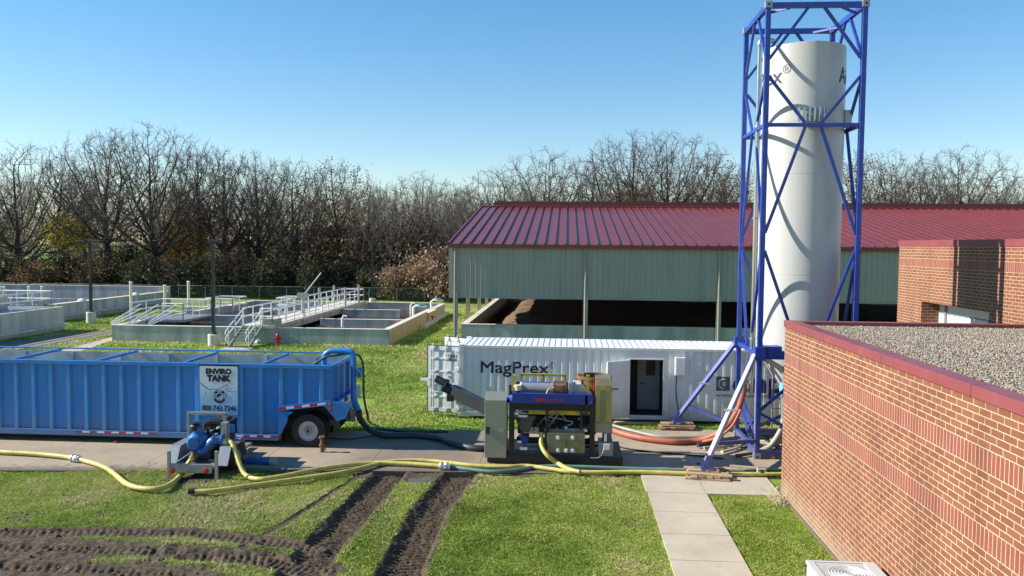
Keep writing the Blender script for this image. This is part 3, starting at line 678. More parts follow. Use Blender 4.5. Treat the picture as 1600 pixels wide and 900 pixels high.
o = MB().box(bx1+.05, 57, .0, bx1+.45, 69, .28).build('step', M['concrete_top'], t)
def railing(par, pts, h=1.05, sp=1.5, mt='galv_light', mid=True, name='railing', r=.043, w=None):
    mb = MB(); pts = [Vector(p) for p in pts]
    for a, b in zip(pts[:-1], pts[1:]):
        L = (b-a).length; n = max(1, round(L/sp))
        for k in range(n+1):
            q = a.lerp(b, k/n); mb.cyl(q, q+Vector((0, 0, h)), r*.9, 6)
        for hh in ((h, h*.52) if mid else (h,)): mb.cyl(a+Vector((0, 0, hh)), b+Vector((0, 0, hh)), r, 6)
    return mb.build(name, M[mt], par)
# walkway bridge
t = thing('walkway_bridge', 'railed concrete walkway bridge running back across the basin', 'walkway', (-18.6, 47.2, 1.0))
MB().box(-19.65, 47.1, .95, -17.62, 69, 1.12).build('deck', M['concrete_top'], t)
MB().box(-17.9, 47.4, .62, -17.66, 69, .95).build('beam', M['concrete'], t); MB().box(-19.6, 47.4, .62, -19.36, 69, .95).build('beam', M['concrete'], t)
railing(t, [(-19.6, 47.3, 1.1), (-19.6, 68.9, 1.1), (-17.7, 68.9, 1.1)]); railing(t, [(-17.7, 49.5, 1.1), (-17.7, 68.9, 1.1)])
railing(t, [(-18.5, 47.2, 1.1), (-17.75, 47.2, 1.1), (-17.75, 49.4, 1.1)], sp=1.0)
railing(t, [(-19.6, 56.4, 1.1), (-20.9, 56.4, 1.1), (-20.9, 58.4, 1.1), (-19.6, 58.4, 1.1)], sp=.9)
MB().box(-20.95, 56.3, .98, -19.7, 58.5, 1.06).build('platform', M['galv'], t)
mb = MB(); mb.cyl((-18.6, 55.5, 1.1), (-18.6, 55.5, 2.5), .10, 8); mb.cyl((-18.65, 55.5, 2.35), (-17.3, 55.5, 4.05), .055, 8); mb.box(-19.0, 55.3, 2.2, -18.3, 55.7, 2.6); mb.build('hoist', M['galv'], t)
mb = MB(); mb.box(-18.4, 47.3, 1.12, -17.5, 48.1, 1.5); mb.build('equipment_box', M['siding'], t)
for (x_, y_) in ((-17.7, 63), (-19.5, 62), (-17.7, 67.2), (-19.5, 66)):
    MB().cyl((x_, y_, 1.1), (x_, y_, 2.6), .10, 8).build('light_standard', M['galv'], t)
p = G(456, 493, 1.1); MB().lathe((-17.6, 52.6, 1.15), [(.17, -.04), (.24, -.04), (.24, .04), (.17, .04), (.17, -.04)], 16, 'x', caps=False).build('life_ring', M['white_paint'], t)
# stairs
t = thing('metal_stairs', 'galvanised metal stairs with white handrails up to the bridge', 'stairs', (-19, 45.3, 0))
for xx in (-19.5, -18.3): MB().beam((xx, 44.9, .02), (xx, 47.05, 1.08), .05, .22).build('stringer', M['siding'], t)
mb = MB()
for k in range(7): mb.box(-19.47, 44.95+k*.3, .12+k*.155, -18.33, 45.23+k*.3, .155+k*.155)
mb.build('treads', M['galv'], t)
for xx in (-19.5, -18.3):
    mb = MB(); a = Vector((xx, 44.8, .05)); b = Vector((xx, 47.0, 1.1))
    for hh in (1.0, .62):
        mb.tube([a+Vector((0, -.05, hh-.35)), a+Vector((0, -.3, hh-.15)), a+Vector((0, -.25, hh)), b+Vector((0, 0, hh)), b+Vector((0, .3, hh))], .03, 6)
    for k in (0.05, .5, .97): q = a.lerp(b, k); mb.cyl(q, q+Vector((0, 0, 1.0)), .025, 6)
    mb.build('handrail', M['galv_light'], t)
MB().box(-19.7, 43.9, -.05, -18.0, 44.95, .06).build('landing_slab', M['walk'], t)
# entry platform at the basin's left end
t = thing('access_platform', 'white railed access platform with steps at the left end of the basin', 'platform', (-27, 50, 0))
MB().box(-28.6, 50.5, .9, -24.9, 54.8, 1.05).build('deck', M['galv'], t)
railing(t, [(-28.6, 50.6, 1.05), (-28.6, 54.7, 1.05), (-25.0, 54.7, 1.05), (-25.0, 53.0, 1.05)], sp=1.8)
railing(t, [(-26.4, 50.6, 1.05), (-25.0, 50.6, 1.05), (-25.0, 52.0, 1.05)], sp=1.0)
railing(t, [(-26.2, 56.5, 1.0), (-24.2, 56.5, 1.0), (-24.2, 59.0, 1.0), (-26.2, 59.0, 1.0), (-26.2, 56.5, 1.0)], sp=1.2)
for xx in (-28.3, -27.1, -25.9):
    mb = MB()
    for hh in (0, -.33, -.62): mb.cyl((xx, 47.9, 1.1+hh*.3), (xx+.5, 50.5, 2.05+hh), .03, 6)
    mb.cyl((xx, 47.9, .95), (xx, 47.9, 1.15), .03, 6); mb.build('handrail', M['galv_light'], t)
for n_, px, ytop, lab in ((0, 205, 442, 'tall cream valve post at the left corner of the white railed platform'), (1, 258, 447, 'shorter cream valve post between two taller ones behind the basin railing'), (2, 295, 441, 'tall cream valve post right of the basin platform railing')):
    yb = (51.0, 55.0, 55.3)[n_]; q = AY(px, 480, yb); q2 = AY(px, ytop, yb)
    t = thing('valve_post', lab, 'post', (q.x, yb, 1), 'valve posts by the basins')
    MB().cyl((q.x, yb, 1.0), (q.x, yb, q2.z), .095, 10).build('stem_cover', M['cream'], t, smooth=True)
    MB().lathe((q.x, yb, q2.z), [(.12, 0), (.12, .05), (.05, .1)], 10).build('cap', M['white_paint'], t)
    MB().box(q.x-.2, yb-.2, .9, q.x+.2, yb+.2, 1.45).build('gearbox', M['galv'], t)
# left neighbour basins
t = thing('concrete_basin', 'raised concrete basin with railed deck at the left edge of the photo', 'basin', (-36, 46, 0))
MB().box(-50, 38, 0, -34.5, 52.7, 1.62).build('wall', M['concrete_light'], t); MB().box(-50, 38, 1.1-.82, -34.28, 52.95, 1.1-.66).build('ledge', M['concrete_top'], t)
MB().box(-50, 38, 1.62, -34.9, 52.3, 1.66).build('deck', M['galv'], t)
railing(t, [(-35.0, 40, 1.66), (-35.0, 52.2, 1.66), (-40, 52.2, 1.66)], sp=2.0); railing(t, [(-38.5, 40, 1.66), (-38.5, 52.2, 1.66)], sp=2)
MB().box(-38, 46, 1.66, -36.2, 49.5, 2.5).build('equipment_box', M['hood'], t)
for px, lab in ((2, 'cream valve post cut by the left edge of the photo'), (7.5, 'cream valve post on the left basin, second from the edge'), (46, 'cream valve post standing alone above the left basin deck'), (66.5, 'cream valve post nearest the dark lamp on the left basin')):
    q = AY(px, 480, 57.5); q2 = AY(px, 449, 57.5)
    tt = thing('valve_post', lab, 'post', (q.x, 57.5, 1), 'valve posts by the basins')
    MB().cyl((q.x, 57.5, 0), (q.x, 57.5, q2.z), .10, 10).build('stem_cover', M['cream'], tt, smooth=True); MB().box(q.x-.22, 57.3, 1.0, q.x+.22, 57.7, 1.65).build('gearbox', M['galv'], tt)
    MB().lathe((q.x, 57.5, q2.z), [(.13, 0), (.13, .05), (.05, .1)], 10).build('cap', M['white_paint'], tt)
t = thing('concrete_basin', 'long walled concrete basin behind the left lamp post', 'basin', (-38.5, 58, 0))
MB().box(-39.0, 57.6, 0, -38.5, 75, 1.3).build('side_wall', M['concrete_light'], t); MB().box(-39.05, 57.55, 1.3, -38.45, 75.0, 1.34).build('wall_cap', M['concrete_top'], t)
MB().box(-38.5, 57.6, .35, -38.25, 75, .5).build('ledge', M['concrete_top'], t)
MB().box(-80, 75, 0, -38.5, 75.4, 1.75).build('rear_wall', M['concrete_light'], t); MB().box(-80, 74.97, 1.75, -38.45, 75.43, 1.8).build('wall_cap', M['concrete_top'], t)
MB().box(-80, 66, 0, -39.0, 66.3, 1.15).build('dividing_wall', M['concrete'], t); MB().box(-80, 57.6, 0, -39.0, 57.9, 1.3).build('front_wall', M['concrete'], t)
MB().box(-80, 57.9, .05, -39.0, 75, .5).build('water_surface', M['water'], t)
for yy in (61.5, 69.5): MB().lathe((-38.75, yy, 1.34), [(.32, 0), (.32, .06), (.2, .16), (.05, .2)], 12).build('hatch', M['galv_light'], t, smooth=True)
# ------------------------------------------------------------------ fence
t = thing('chain_link_fence', 'low chain link fence in front of the bare woods', 'fence', (-30, 84, 0))
for k in range(41):
    x_ = -90+k*3.0; MB().cyl((x_, 84, 0), (x_, 84, 1.45), .03, 6).build('post', M['galv'], t)
mb = MB(); mb.cyl((-90, 84, 1.43), (30, 84, 1.43), .022, 6); mb.build('top_rail', M['galv'], t)
P0 = []; P1 = []
for k in range(700):
    x_ = -90+k*.17; P0 += [(x_, 84, .05), (x_+1.35, 84, .05)]; P1 += [(x_+1.35, 84, 1.4), (x_, 84, 1.4)]
P0 = np.array(P0); P1 = np.array(P1); wv = np.array([.0035, 0, 0])
V = np.stack([P0-wv, P0+wv, P1+wv, P1-wv], 1)-np.array([-30, 84, 0])
o = npmesh('mesh_fabric', V.reshape(-1, 3), np.arange(len(P0)*4).reshape(-1, 4), M['galv'], t, nper=4)
MB().box(*(AY(255, 462, 83.9)-Vector((.35, .02, .3))), *(AY(255, 462, 83.9)+Vector((.35, .0, .35)))).build('sign_panel', M['press_blue'], t)
# ------------------------------------------------------------------ trees
def seg_mesh(P0, P1, R0, R1, n=3):
    D = P1-P0; L = np.linalg.norm(D, axis=1, keepdims=True)+1e-9; D = D/L
    up = np.tile([0., 0, 1], (len(D), 1)); up[np.abs(D[:, 2]) > .9] = [1, 0, 0]
    A = np.cross(D, up); A /= np.linalg.norm(A, axis=1, keepdims=True); B = np.cross(D, A)
    V = np.empty((len(D), 2*n, 3))
    for k in range(n):
        c = 2*math.pi*k/n; o = A*math.cos(c)+B*math.sin(c)
        V[:, k] = P0-D*L*.04+o*R0[:, None]; V[:, n+k] = P1+o*R1[:, None]
    f = np.array([(k, (k+1) % n, n+(k+1) % n, n+k) for k in range(n)])
    F = (np.arange(len(D))[:, None, None]*2*n+f[None]).reshape(-1, 4)
    return V.reshape(-1, 3), F
def grow(rg, P, D, L, Rr, nseg, wander, trop, taper=.5):
    segs = []; st = []
    P = P.copy(); D = D.copy(); R0 = Rr.copy()
    for k in range(nseg):
        D = D+rg.normal(0, wander, D.shape); D[:, 2] += trop; D /= np.linalg.norm(D, axis=1, keepdims=True)
        P2 = P+D*(L/nseg)[:, None]; R1 = Rr*(1-(1-taper)*(k+1)/nseg)
        segs.append((P, P2, R0, R1)); st.append((P2, D.copy(), R1, np.full(len(P), (k+1)/nseg), L)); P = P2; R0 = R1
    return segs, st
def spawn(rg, st, per, ang, lr, rr, tmin=.2, endfork=True, spread=.4):
    ps, ds, ls, rs = [], [], [], []
    for (P, D, R, t, L) in st:
        if t[0] < tmin: continue
        k = per if t[0] < .99 else (per+1 if endfork else per)
        for _ in range(k):
            n = len(P); az = rg.normal(0, 1, (n, 3)); az -= D*np.sum(az*D, 1, keepdims=True); az /= np.linalg.norm(az, axis=1, keepdims=True)
            a = np.clip(rg.normal(ang*(1 if t[0] < .99 else .6), ang*.3, n), .1, 1.6)[:, None]
            ps.append(P); ds.append(D*np.cos(a)+az*np.sin(a)); ls.append(L*lr*(1.15-.55*t)*rg.uniform(.7, 1.3, n)); rs.append(np.minimum(R*rr*rg.uniform(.8, 1.15, n), R*.95))
    return np.concatenate(ps), np.concatenate(ds), np.concatenate(ls), np.concatenate(rs)
def tree_data(seed, H=18., trunk=.28, r0=.38, crown=(.56, .42), zlow=.24, natt=1740, dens=1.0, tip=.0145, step=.42, up=.10, lean=.04):
    """bare tree grown towards points scattered through its crown (space colonisation)"""
    rg = np.random.default_rng(seed)
    zc = H*crown[0]; rx_ = H*crown[1]; rzu = H-zc; rzd = zc-H*zlow
    A = rg.normal(0, 1, (natt, 3)); A /= np.linalg.norm(A, axis=1, keepdims=True)
    A *= (rg.random((natt, 1))**.42)
    an = np.arctan2(A[:, 1], A[:, 0]); rag = 1+.12*np.sin(an*3+seed)+.08*np.sin(an*7+2*seed)
    A[:, 0] *= rx_*rag; A[:, 1] *= rx_*rag; A[:, 2] *= np.where(A[:, 2] > 0, rzu, rzd); A[:, 2] += zc
    th = H*trunk; n0 = max(3, int(th/step)); N = [np.array([0, 0, -.2])]; par = [-1]; Dr = [np.array([0, 0, 1.])]
    d = np.array([rg.normal(0, lean), rg.normal(0, lean), 1.])
    for k in range(n0):
        d = d+rg.normal(0, .03, 3)*np.array([1, 1, 0]); d /= np.linalg.norm(d); N.append(N[-1]+d*step); par.append(len(N)-2); Dr.append(d)
    N = np.array(N); par = list(par); Dr = np.array(Dr)
    dist = np.full(natt, 1e9); near = np.zeros(natt, int)
    def upd(lo):
        dd = np.linalg.norm(A[:, None]-N[None, lo:], axis=2); k = dd.argmin(1); v = dd[np.arange(len(A)), k]; b = v < dist; dist[b] = v[b]; near[b] = k[b]+lo
    upd(max(0, len(N)-4)); alive = np.ones(natt, bool); still = 0
    for it in range(150):
        act = alive
        if act.sum() < natt*.03 or still > 6 or len(N) > 14000: break
        idx = near[act]; V = A[act]-N[idx]; V /= np.linalg.norm(V, axis=1, keepdims=True)+1e-9
        S = np.zeros_like(N); np.add.at(S, idx, V); u = np.unique(idx); S = S[u]; S /= np.linalg.norm(S, axis=1, keepdims=True)+1e-9
        S = S+Dr[u]*.55+rg.normal(0, .13, S.shape); S[:, 2] += up; S /= np.linalg.norm(S, axis=1, keepdims=True)
        lo = len(N); N = np.concatenate([N, N[u]+S*step]); Dr = np.concatenate([Dr, S]); par += list(u)
        upd(lo); k = alive & (dist < step*1.35); still = still+1 if k.sum() == 0 else 0; alive &= ~k
    par = np.array(par); n = len(N)
    w = np.zeros(n); ch = np.zeros(n, int); np.add.at(ch, par[1:], 1)
    e = 2.6
    for i_ in range(n-1, 0, -1):
        if w[i_] == 0: w[i_] = tip**e
        w[par[i_]] += w[i_]
    r = w**(1/e); r[0] = r[1]; r *= 1.0
    f = r0/r[0]; r = np.maximum(tip, tip+(r-tip)*(r0-tip)/(r[0]-tip)); r[:2] *= 1.25
    P0 = N[par[1:]]; P1 = N[1:]; R0 = np.minimum(r[par[1:]], r[1:]*1.5); R1 = r[1:]
    # fine twigs
    thin = np.where(r < tip*3.2)[0]; ps, qs = [], []
    for _ in range(3):
        k = thin[rg.random(len(thin)) < .85*dens]; D = Dr[k]+rg.normal(0, .65, (len(k), 3)); D[:, 2] += .25; D /= np.linalg.norm(D, axis=1, keepdims=True)
        L = rg.uniform(.3, 1.0, (len(k), 1)); a = N[k]; b = a+D*L*.55; D2 = D+rg.normal(0, .3, D.shape); D2[:, 2] += .1; D2 /= np.linalg.norm(D2, axis=1, keepdims=True); c = b+D2*L*.45
        ps += [a, b]; qs += [b, c]
    tp0 = np.concatenate(ps); tp1 = np.concatenate(qs); m = len(tp0)
    big = R1 > .075
    T = [P0[big], P1[big], R0[big], R1[big]]
    C = [np.concatenate([P0[~big], tp0]), np.concatenate([P1[~big], tp1]), np.concatenate([R0[~big], np.full(m, tip*.85)]), np.concatenate([R1[~big], np.full(m, tip*.7)])]
    return T, C, tp1
def leaf_mesh(name, pts, n, size, mt, par, seed=0, jit=.35):
    rg = np.random.default_rng(seed); idx = rg.integers(0, len(pts), n); P = pts[idx]+rg.normal(0, jit, (n, 3))
    a = rg.normal(0, 1, (n, 3)); a /= np.linalg.norm(a, axis=1, keepdims=True); b = np.cross(a, rg.normal(0, 1, (n, 3))); b /= np.linalg.norm(b, axis=1, keepdims=True)
    s = size*rg.uniform(.6, 1.4, (n, 1)); V = np.stack([P-a*s, P+b*s*.6, P+a*s, P-b*s*.6], 1).reshape(-1, 3)
    return npmesh(name, V, np.arange(n*4).reshape(-1, 4), mt, par, nper=4, attrs={'tint': np.repeat(np.clip(rg.normal(.5, .25, n), 0, 1), 4)})
def mk_tree(name, label, cat, group, seed, mt_t='bark_dark', mt_c='twig', leaves=None, loc=(0, 0, 0), **kw):
    t = thing(name, label, cat, (0, 0, 0), group)
    T, C, tips = tree_data(seed, **kw)
    V, F = seg_mesh(*T, n=7); npmesh('trunk', V, F, M[mt_t], t, nper=4, smooth=True)
    V, F = seg_mesh(*C, n=3); npmesh('crown', V, F, M[mt_c], t, nper=4)
    if leaves:
        lm, n, sz, zlo = leaves; tp = tips[tips[:, 2] > zlo]; leaf_mesh('foliage', tp, n, sz, M[lm], t, seed)
    t.location = loc; return t
G1 = 'bare trees along the woods edge'
V0 = {}
def proto(key, *a, **k): V0[key] = (a, k)
used_t = set()
proto('oakA', 'bare_tree', None, 'tree', G1, 1, H=20, trunk=.24, r0=.50, crown=(.56, .46), zlow=.22, natt=2668)
proto('oakB', 'bare_tree', None, 'tree', G1, 2, H=20, trunk=.30, r0=.45, crown=(.60, .36), zlow=.28, natt=2204)
proto('tall', 'bare_tree', None, 'tree', G1, 3, H=18, trunk=.42, r0=.30, crown=(.64, .24), zlow=.36, natt=1160, up=.2)
proto('vase', 'bare_tree', None, 'tree', G1, 4, H=17, trunk=.16, r0=.36, crown=(.62, .36), zlow=.26, natt=1740, up=.2)
proto('wide', 'bare_tree', None, 'tree', G1, 5, H=16, trunk=.18, r0=.45, crown=(.50, .56), zlow=.16, natt=2320)
proto('pale', 'bare_tree', None, 'tree', G1, 6, H=15, trunk=.14, r0=.22, crown=(.58, .34), zlow=.14, natt=1740, mt_t='brush', mt_c='twig_pale')
proto('brown', 'leafy_tree', None, 'tree', G1, 8, H=16.5, trunk=.4, r0=.24, crown=(.64, .30), zlow=.34, natt=1276, leaves=('leaf_brown', 3000, .10, 6.5))
proto('orange', 'leafy_tree', None, 'tree', G1, 9, H=11, trunk=.25, r0=.13, crown=(.56, .26), zlow=.2, natt=696, leaves=('leaf_orange', 5200, .13, 2.5))
proto('yellow', 'leafy_tree', None, 'tree', G1, 10, H=8, trunk=.6, r0=.10, crown=(.76, .27), zlow=.58, natt=405, leaves=('leaf_yellow', 2000, .13, 3.5))
base = {}
def plant(key, px, ytop, Y, label, rz=0.0):
    a, k = V0[key]
    if key not in base: base[key] = o = mk_tree(*a, **k); first = True
    else: o = copy_tree(base[key])
    H0 = k['H']; q = AY(px, ytop, Y); s = q.z/H0
    o.location = (q.x, Y, 0); o.scale = (s, s, s); o.rotation_euler.z = rz; o['label'] = label; return o
plant('wide', 25, 222, 92, 'broad bare tree at the far left edge, low spreading limbs', .4)
plant('tall', 95, 240, 98, 'slim bare tree between the broad left edge tree and the left lamp', 1)
plant('oakB', 165, 196, 93, 'tall bare oak just right of the left lamp post', 2.1)
plant('oakA', 240, 192, 90, 'largest bare oak, its fanned crown the highest of the left woods', .3)
plant('tall', 305, 222, 97, 'narrow bare tree behind the right lamp post, leaning into the big oak', 3)
plant('vase', 350, 226, 94, 'vase shaped bare tree just right of the right lamp post', 1.5)
plant('oakB', 405, 232, 95, 'bare oak with dark limbs above the bridge stairs', 4)
plant('vase', 455, 246, 91, 'low forked bare tree left of the brown leaved tree', 5)
plant('brown', 524, 247, 93, 'tree still holding brown leaves above the walkway bridge', .5)
plant('tall', 575, 284, 99, 'thin bare tree right of the brown leaved tree', 2)
plant('oakA', 655, 268, 97, 'dark limbed bare oak rising over the pale brush near the shed', 2.2)
plant('pale', 610, 285, 90, 'pale grey bare tree with many fine stems before the dark oak', 1)
plant('pale', 700, 285, 92, 'pale fine twigged tree close to the left end of the shed roof', 2.5)
plant('vase', 738, 290, 100, 'small bare tree seen past the left end of the shed ridge', .8)
plant('wide', 785, 262, 104, 'low bare tree at the left end of the shed ridge', 3.1)
plant('oakA', 858, 232, 100, 'bare oak above the left part of the red roof', 1.2)
plant('wide', 925, 250, 103, 'bare tree between the two large oaks above the red roof', 4.4)
plant('oakB', 985, 200, 99, 'highest bare oak above the middle of the red roof', .2)
plant('oakA', 1050, 203, 102, 'bare oak with upswept crown, right twin of the highest oak above the roof', 5.1)
plant('brown', 1118, 240, 101, 'rounded brown leaved tree left of the blue tower', 2)
plant('tall', 1160, 270, 105, 'bare tree partly hidden behind the tower frame', 2.6)
plant('brown', 1338, 235, 99, 'brown leaved tree just right of the blue tower', 4)
plant('oakB', 1392, 232, 103, 'bare oak right of the tower with reddish twigs', 5.5)
plant('vase', 1440, 250, 107, 'smaller bare tree between the two oaks right of the tower', 3.4)
plant('oakA', 1500, 226, 100, 'wide bare oak above the far brick wing', 3.7)
plant('wide', 1555, 262, 104, 'bare tree right of the wide oak above the brick wing', 2.8)
plant('pale', 1598, 285, 98, 'bare tree cut by the right edge of the photo', 1.9)
plant('orange', 290, 312, 96, 'orange leaved tree glowing behind the big oak', 0)
plant('orange', 318, 398, 92, 'small orange leaved sapling low between the big oak and right lamp post', 2)
plant('yellow', 104, 343, 94, 'small yellow leaved tree left of the left lamp', 1)
plant('orange', 985, 290, 112, 'yellowish orange treetop just showing over the red ridge', 2.3)
# second row, individually placed
k = 0
for px, yt, key, near in ((-20,262,'oakB','the far left edge tree'),(130,262,'tall','the left lamp'),(275,275,'vase','the largest oak'),(385,285,'oakB','the vase shaped tree'),(490,300,'vase','the low forked tree'),(600,305,'wide','the pale brush'),(640,308,'tall','the dark limbed oak by the shed'),(725,305,'wide','the shed ridge end')):
    o = plant(key, px, yt, 108+(k*37 % 9), 'bare tree of the second row, half hidden behind '+near, (k*1.7) % 6.2); o['group'] = 'second row of bare trees'; k += 1
# understorey shrubs, each one its own
def mk_shrub(name, seed, H, mt_s, leaf, nleaf, lsize, W=1.0):
    t = thing(name, None, 'shrub', (0, 0, 0), 'shrubs under the trees'); rg = np.random.default_rng(seed)
    n = 26; az = rg.uniform(0, 6.28, n); el = rg.uniform(.1, .8, n)*W
    P = np.zeros((n, 3)); P[:, :2] = rg.normal(0, .25, (n, 2)); D = np.stack([np.cos(az)*np.sin(el), np.sin(az)*np.sin(el), np.cos(el)], 1)
    s1, st = grow(rg, P, D, np.full(n, H*.8)*rg.uniform(.6, 1.1, n), np.full(n, .04), 5, .15, .03, .5)
    P, D, L, R = spawn(rg, st, 2, .7, .4, .6, .15); s2, st = grow(rg, P, D, L, np.maximum(R, .015), 3, .2, .04, .6)
    P, D, L, R = spawn(rg, st, 1, .7, .55, .7, .2); s3, st = grow(rg, P, D, L, np.full(len(P), .012), 2, .2, .03, .6)
    S = s1+s2+s3; A_ = [np.concatenate([x[i] for x in S]) for i in range(4)]
    V, F = seg_mesh(*A_, n=3); npmesh('stems', V, F, M[mt_s], t, nper=4)
    tips = np.concatenate([s[1] for s in s2+s3])
    leaf_mesh('foliage', tips, nleaf, lsize, M[leaf], t, seed, .25)
    return t
SH = {'green': (mk_shrub, ('green_shrub', 21, 4.5, 'brush', 'leaf_green', 5200, .13, 1.0)), 'tan': (mk_shrub, ('tan_shrub', 22, 4.0, 'twig_pale', 'leaf_tan', 3800, .12, 1.1)), 'brownish': (mk_shrub, ('brown_shrub', 23, 4.5, 'twig', 'leaf_brown', 4200, .12, 1.0)), 'greentall': (mk_shrub, ('green_shrub', 24, 6.0, 'brush', 'leaf_green', 6500, .14, .8))}
sb = {}
where = {0: 'left edge', 1: 'left lamp', 2: 'cream valve posts', 3: 'right lamp post', 4: 'bridge', 5: 'basin', 6: 'shed'}
cnt = 0
def shrub(key, px, ytop, Y, label, rz=0):
    if key not in sb: sb[key] = o = SH[key][0](*SH[key][1])
    else: o = copy_tree(sb[key])
    q = AY(px, ytop, Y); s = q.z/SH[key][1][2]*.95
    o.location = (q.x, Y, 0); o.scale = (s*1.15, s, s); o.rotation_euler.z = rz; o['label'] = label
for i_, (px, yt, Y, key, lab) in enumerate([
    (15, 395, 88, 'green', 'dark green shrub at the left edge of the woods'), (60, 405, 87, 'brownish', 'brown shrub right of the left edge shrub'),
    (105, 388, 90, 'greentall', 'tall dark shrub left of the left lamp post'), (150, 400, 88, 'brownish', 'brown shrub directly behind the left lamp post'),
    (195, 375, 89, 'greentall', 'tall dark green shrub right of the left lamp post'), (235, 398, 86.5, 'green', 'dark green shrub between the two left cream valve posts'),
    (275, 405, 88, 'brownish', 'brown shrub behind the right cream valve post'), (315, 392, 87, 'green', 'green shrub just left of the right lamp post'),
    (362, 395, 88, 'brownish', 'brown shrub right of the right lamp post'), (405, 402, 86.5, 'green', 'green shrub behind the bridge stairs'),
    (450, 392, 88, 'greentall', 'dark evergreen shrub above the bridge rail'), (492, 400, 87, 'green', 'dark evergreen shrub left of the bridge end'),
    (535, 395, 88.5, 'greentall', 'dark evergreen shrub behind the bridge end'), (575, 410, 87, 'green', 'low green shrub right of the bridge end'),
    (612, 412, 85.8, 'tan', 'pale tan shrub behind the rear basin wall'), (650, 395, 86.5, 'tan', 'tan leaved shrub, middle of the pale brush by the shed'),
    (690, 378, 86, 'tan', 'tall tan leaved shrub touching the shed wall line'), (720, 400, 88, 'tan', 'tan shrub seen under the shed gable'),
    (560, 360, 92, 'brownish', 'rust brown shrub under the thin bare tree'), (520, 350, 93, 'brownish', 'rust brown shrub under the brown leaved tree'),
    (600, 350, 93, 'tan', 'grey tan brush under the pale fine stemmed tree'), (640, 345, 94, 'brownish', 'brown brush under the dark limbed oak'),
    (470, 375, 93, 'brownish', 'brown brush under the low forked tree'), (380, 375, 94, 'brownish', 'brown brush under the vase shaped tree')]):
    shrub(key, px, yt, Y, lab, (i_*1.3) % 6.2)
# far wood: one uncountable mass
def far_wood(name, n, x0, x1, y0, y1, h0, h1, mt, rad, seed, thick=1):
    rg = np.random.default_rng(seed)
    X_ = rg.uniform(x0, x1, n); Y_ = rg.uniform(y0, y1, n); H_ = (h0+(h1-h0)*rg.random(n)**.7)*(.75+.5*fbm(X_, Y_*0, 14, 5, 3))
    P = np.stack([X_, Y_, np.zeros(n)], 1); D = np.stack([rg.normal(0, .07, n), rg.normal(0, .07, n), np.ones(n)], 1)
    s1, st = grow(rg, P, D, H_, np.full(n, rad), 5, .07, .02, .3)
    P, D, L, R = spawn(rg, st, 3, .6, .32, .5, .15); s2, st = grow(rg, P, D, L, np.maximum(R, .03), 3, .18, .05, .5)
    P, D, L, R = spawn(rg, st, 2, .7, .6, .6, .2); s3, _ = grow(rg, P, D, L, np.full(len(P), .022), 2, .18, .03, .6)
    S = s1+s2+s3; A_ = [np.concatenate([x[i] for x in S]) for i in range(4)]
    V, F = seg_mesh(*A_, n=3); o = npmesh(name, V, F, M[mt], nper=4)
    return o, np.concatenate([s[1] for s in s2+s3])
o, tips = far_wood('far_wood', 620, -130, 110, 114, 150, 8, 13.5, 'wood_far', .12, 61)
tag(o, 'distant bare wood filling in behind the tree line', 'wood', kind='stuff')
o2 = leaf_mesh('wood_leaves', tips[tips[:, 2] < 9], 26000, .22, M['leaf_brown'], None, 5, .6); tag(o2, 'brown leaves clinging low in the distant wood', 'leaves', kind='stuff')
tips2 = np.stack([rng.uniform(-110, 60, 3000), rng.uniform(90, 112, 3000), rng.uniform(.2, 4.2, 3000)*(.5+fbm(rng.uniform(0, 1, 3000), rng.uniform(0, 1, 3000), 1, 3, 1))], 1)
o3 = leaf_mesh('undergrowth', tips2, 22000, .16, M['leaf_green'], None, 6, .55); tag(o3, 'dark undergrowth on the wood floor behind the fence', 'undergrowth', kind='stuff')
# ------------------------------------------------------------------ grass blades
def blades(n, xr, yr, hh, ww, accept, seed):
    rg = np.random.default_rng(seed); x = rg.uniform(*xr, n); y = rg.uniform(*yr, n); k = accept(x, y, rg); x = x[k]; y = y[k]; n = len(x)
    if yr[1] < 22: z, _ = terrain(x, y)
    else: z = np.zeros(n)
    pt = fbm(x, y, 1.1, 88, 4)
    h = hh*rg.uniform(.5, 1.3, n)*(.35+1.4*pt); a = rg.uniform(0, 6.28, n); w_ = ww*rg.uniform(.6, 1.3, n)
    dx, dy = np.cos(a)*w_, np.sin(a)*w_; lx, ly = rg.normal(0, .85, n)*h, rg.normal(0, .85, n)*h
    V = np.empty((n, 4, 3)); V[:, 0] = np.stack([x-dx, y-dy, z-.008], 1); V[:, 1] = np.stack([x+dx, y+dy, z-.008], 1)
    V[:, 2] = np.stack([x+dx*.5+lx*.6, y+dy*.5+ly*.6, z+h*.7], 1); V[:, 3] = np.stack([x+lx, y+ly, z+h], 1)
    f = np.array([(0, 1, 2), (0, 2, 3)]); F = (np.arange(n)[:, None, None]*4+f[None]).reshape(-1, 3)
    cl = fbm(x, y, .28, 93, 3); big_ = fbm(x, y, 2.6, 97, 4); tint = np.repeat(np.clip(rg.normal(-.72+.5*pt+.5*cl+1.35*big_, .17, n)+(rg.random(n) > .96)*.4, 0, 1), 4)
    return V.reshape(-1, 3), F, tint
def inwalk(x, y): return (x > 2.06) & (x < 3.54) | (y > 19.77) & (x > 2.0)
def ylv(pl, x): return np.interp(x, [p[0] for p in pl], [p[1] for p in pl])
def acc_near(x, y, rg):
    _, mu = terrain(x, y); e = rg.normal(0, .035, len(x))+.12*(fbm(x, y, .35, 64, 3)-.5)
    return (rg.random(len(x)) > mu*1.15) & (y < ylv(DF, x)+.03+e) & ~inwalk(x+e, y+e) & (x < 5.33) & (np.abs(x-.9) < 1e9) & (x > -y*.80-.4)
V, F, tn = blades(760000, (-15.5, 5.34), (13.6, 21.4), .042, .0065, acc_near, 3)
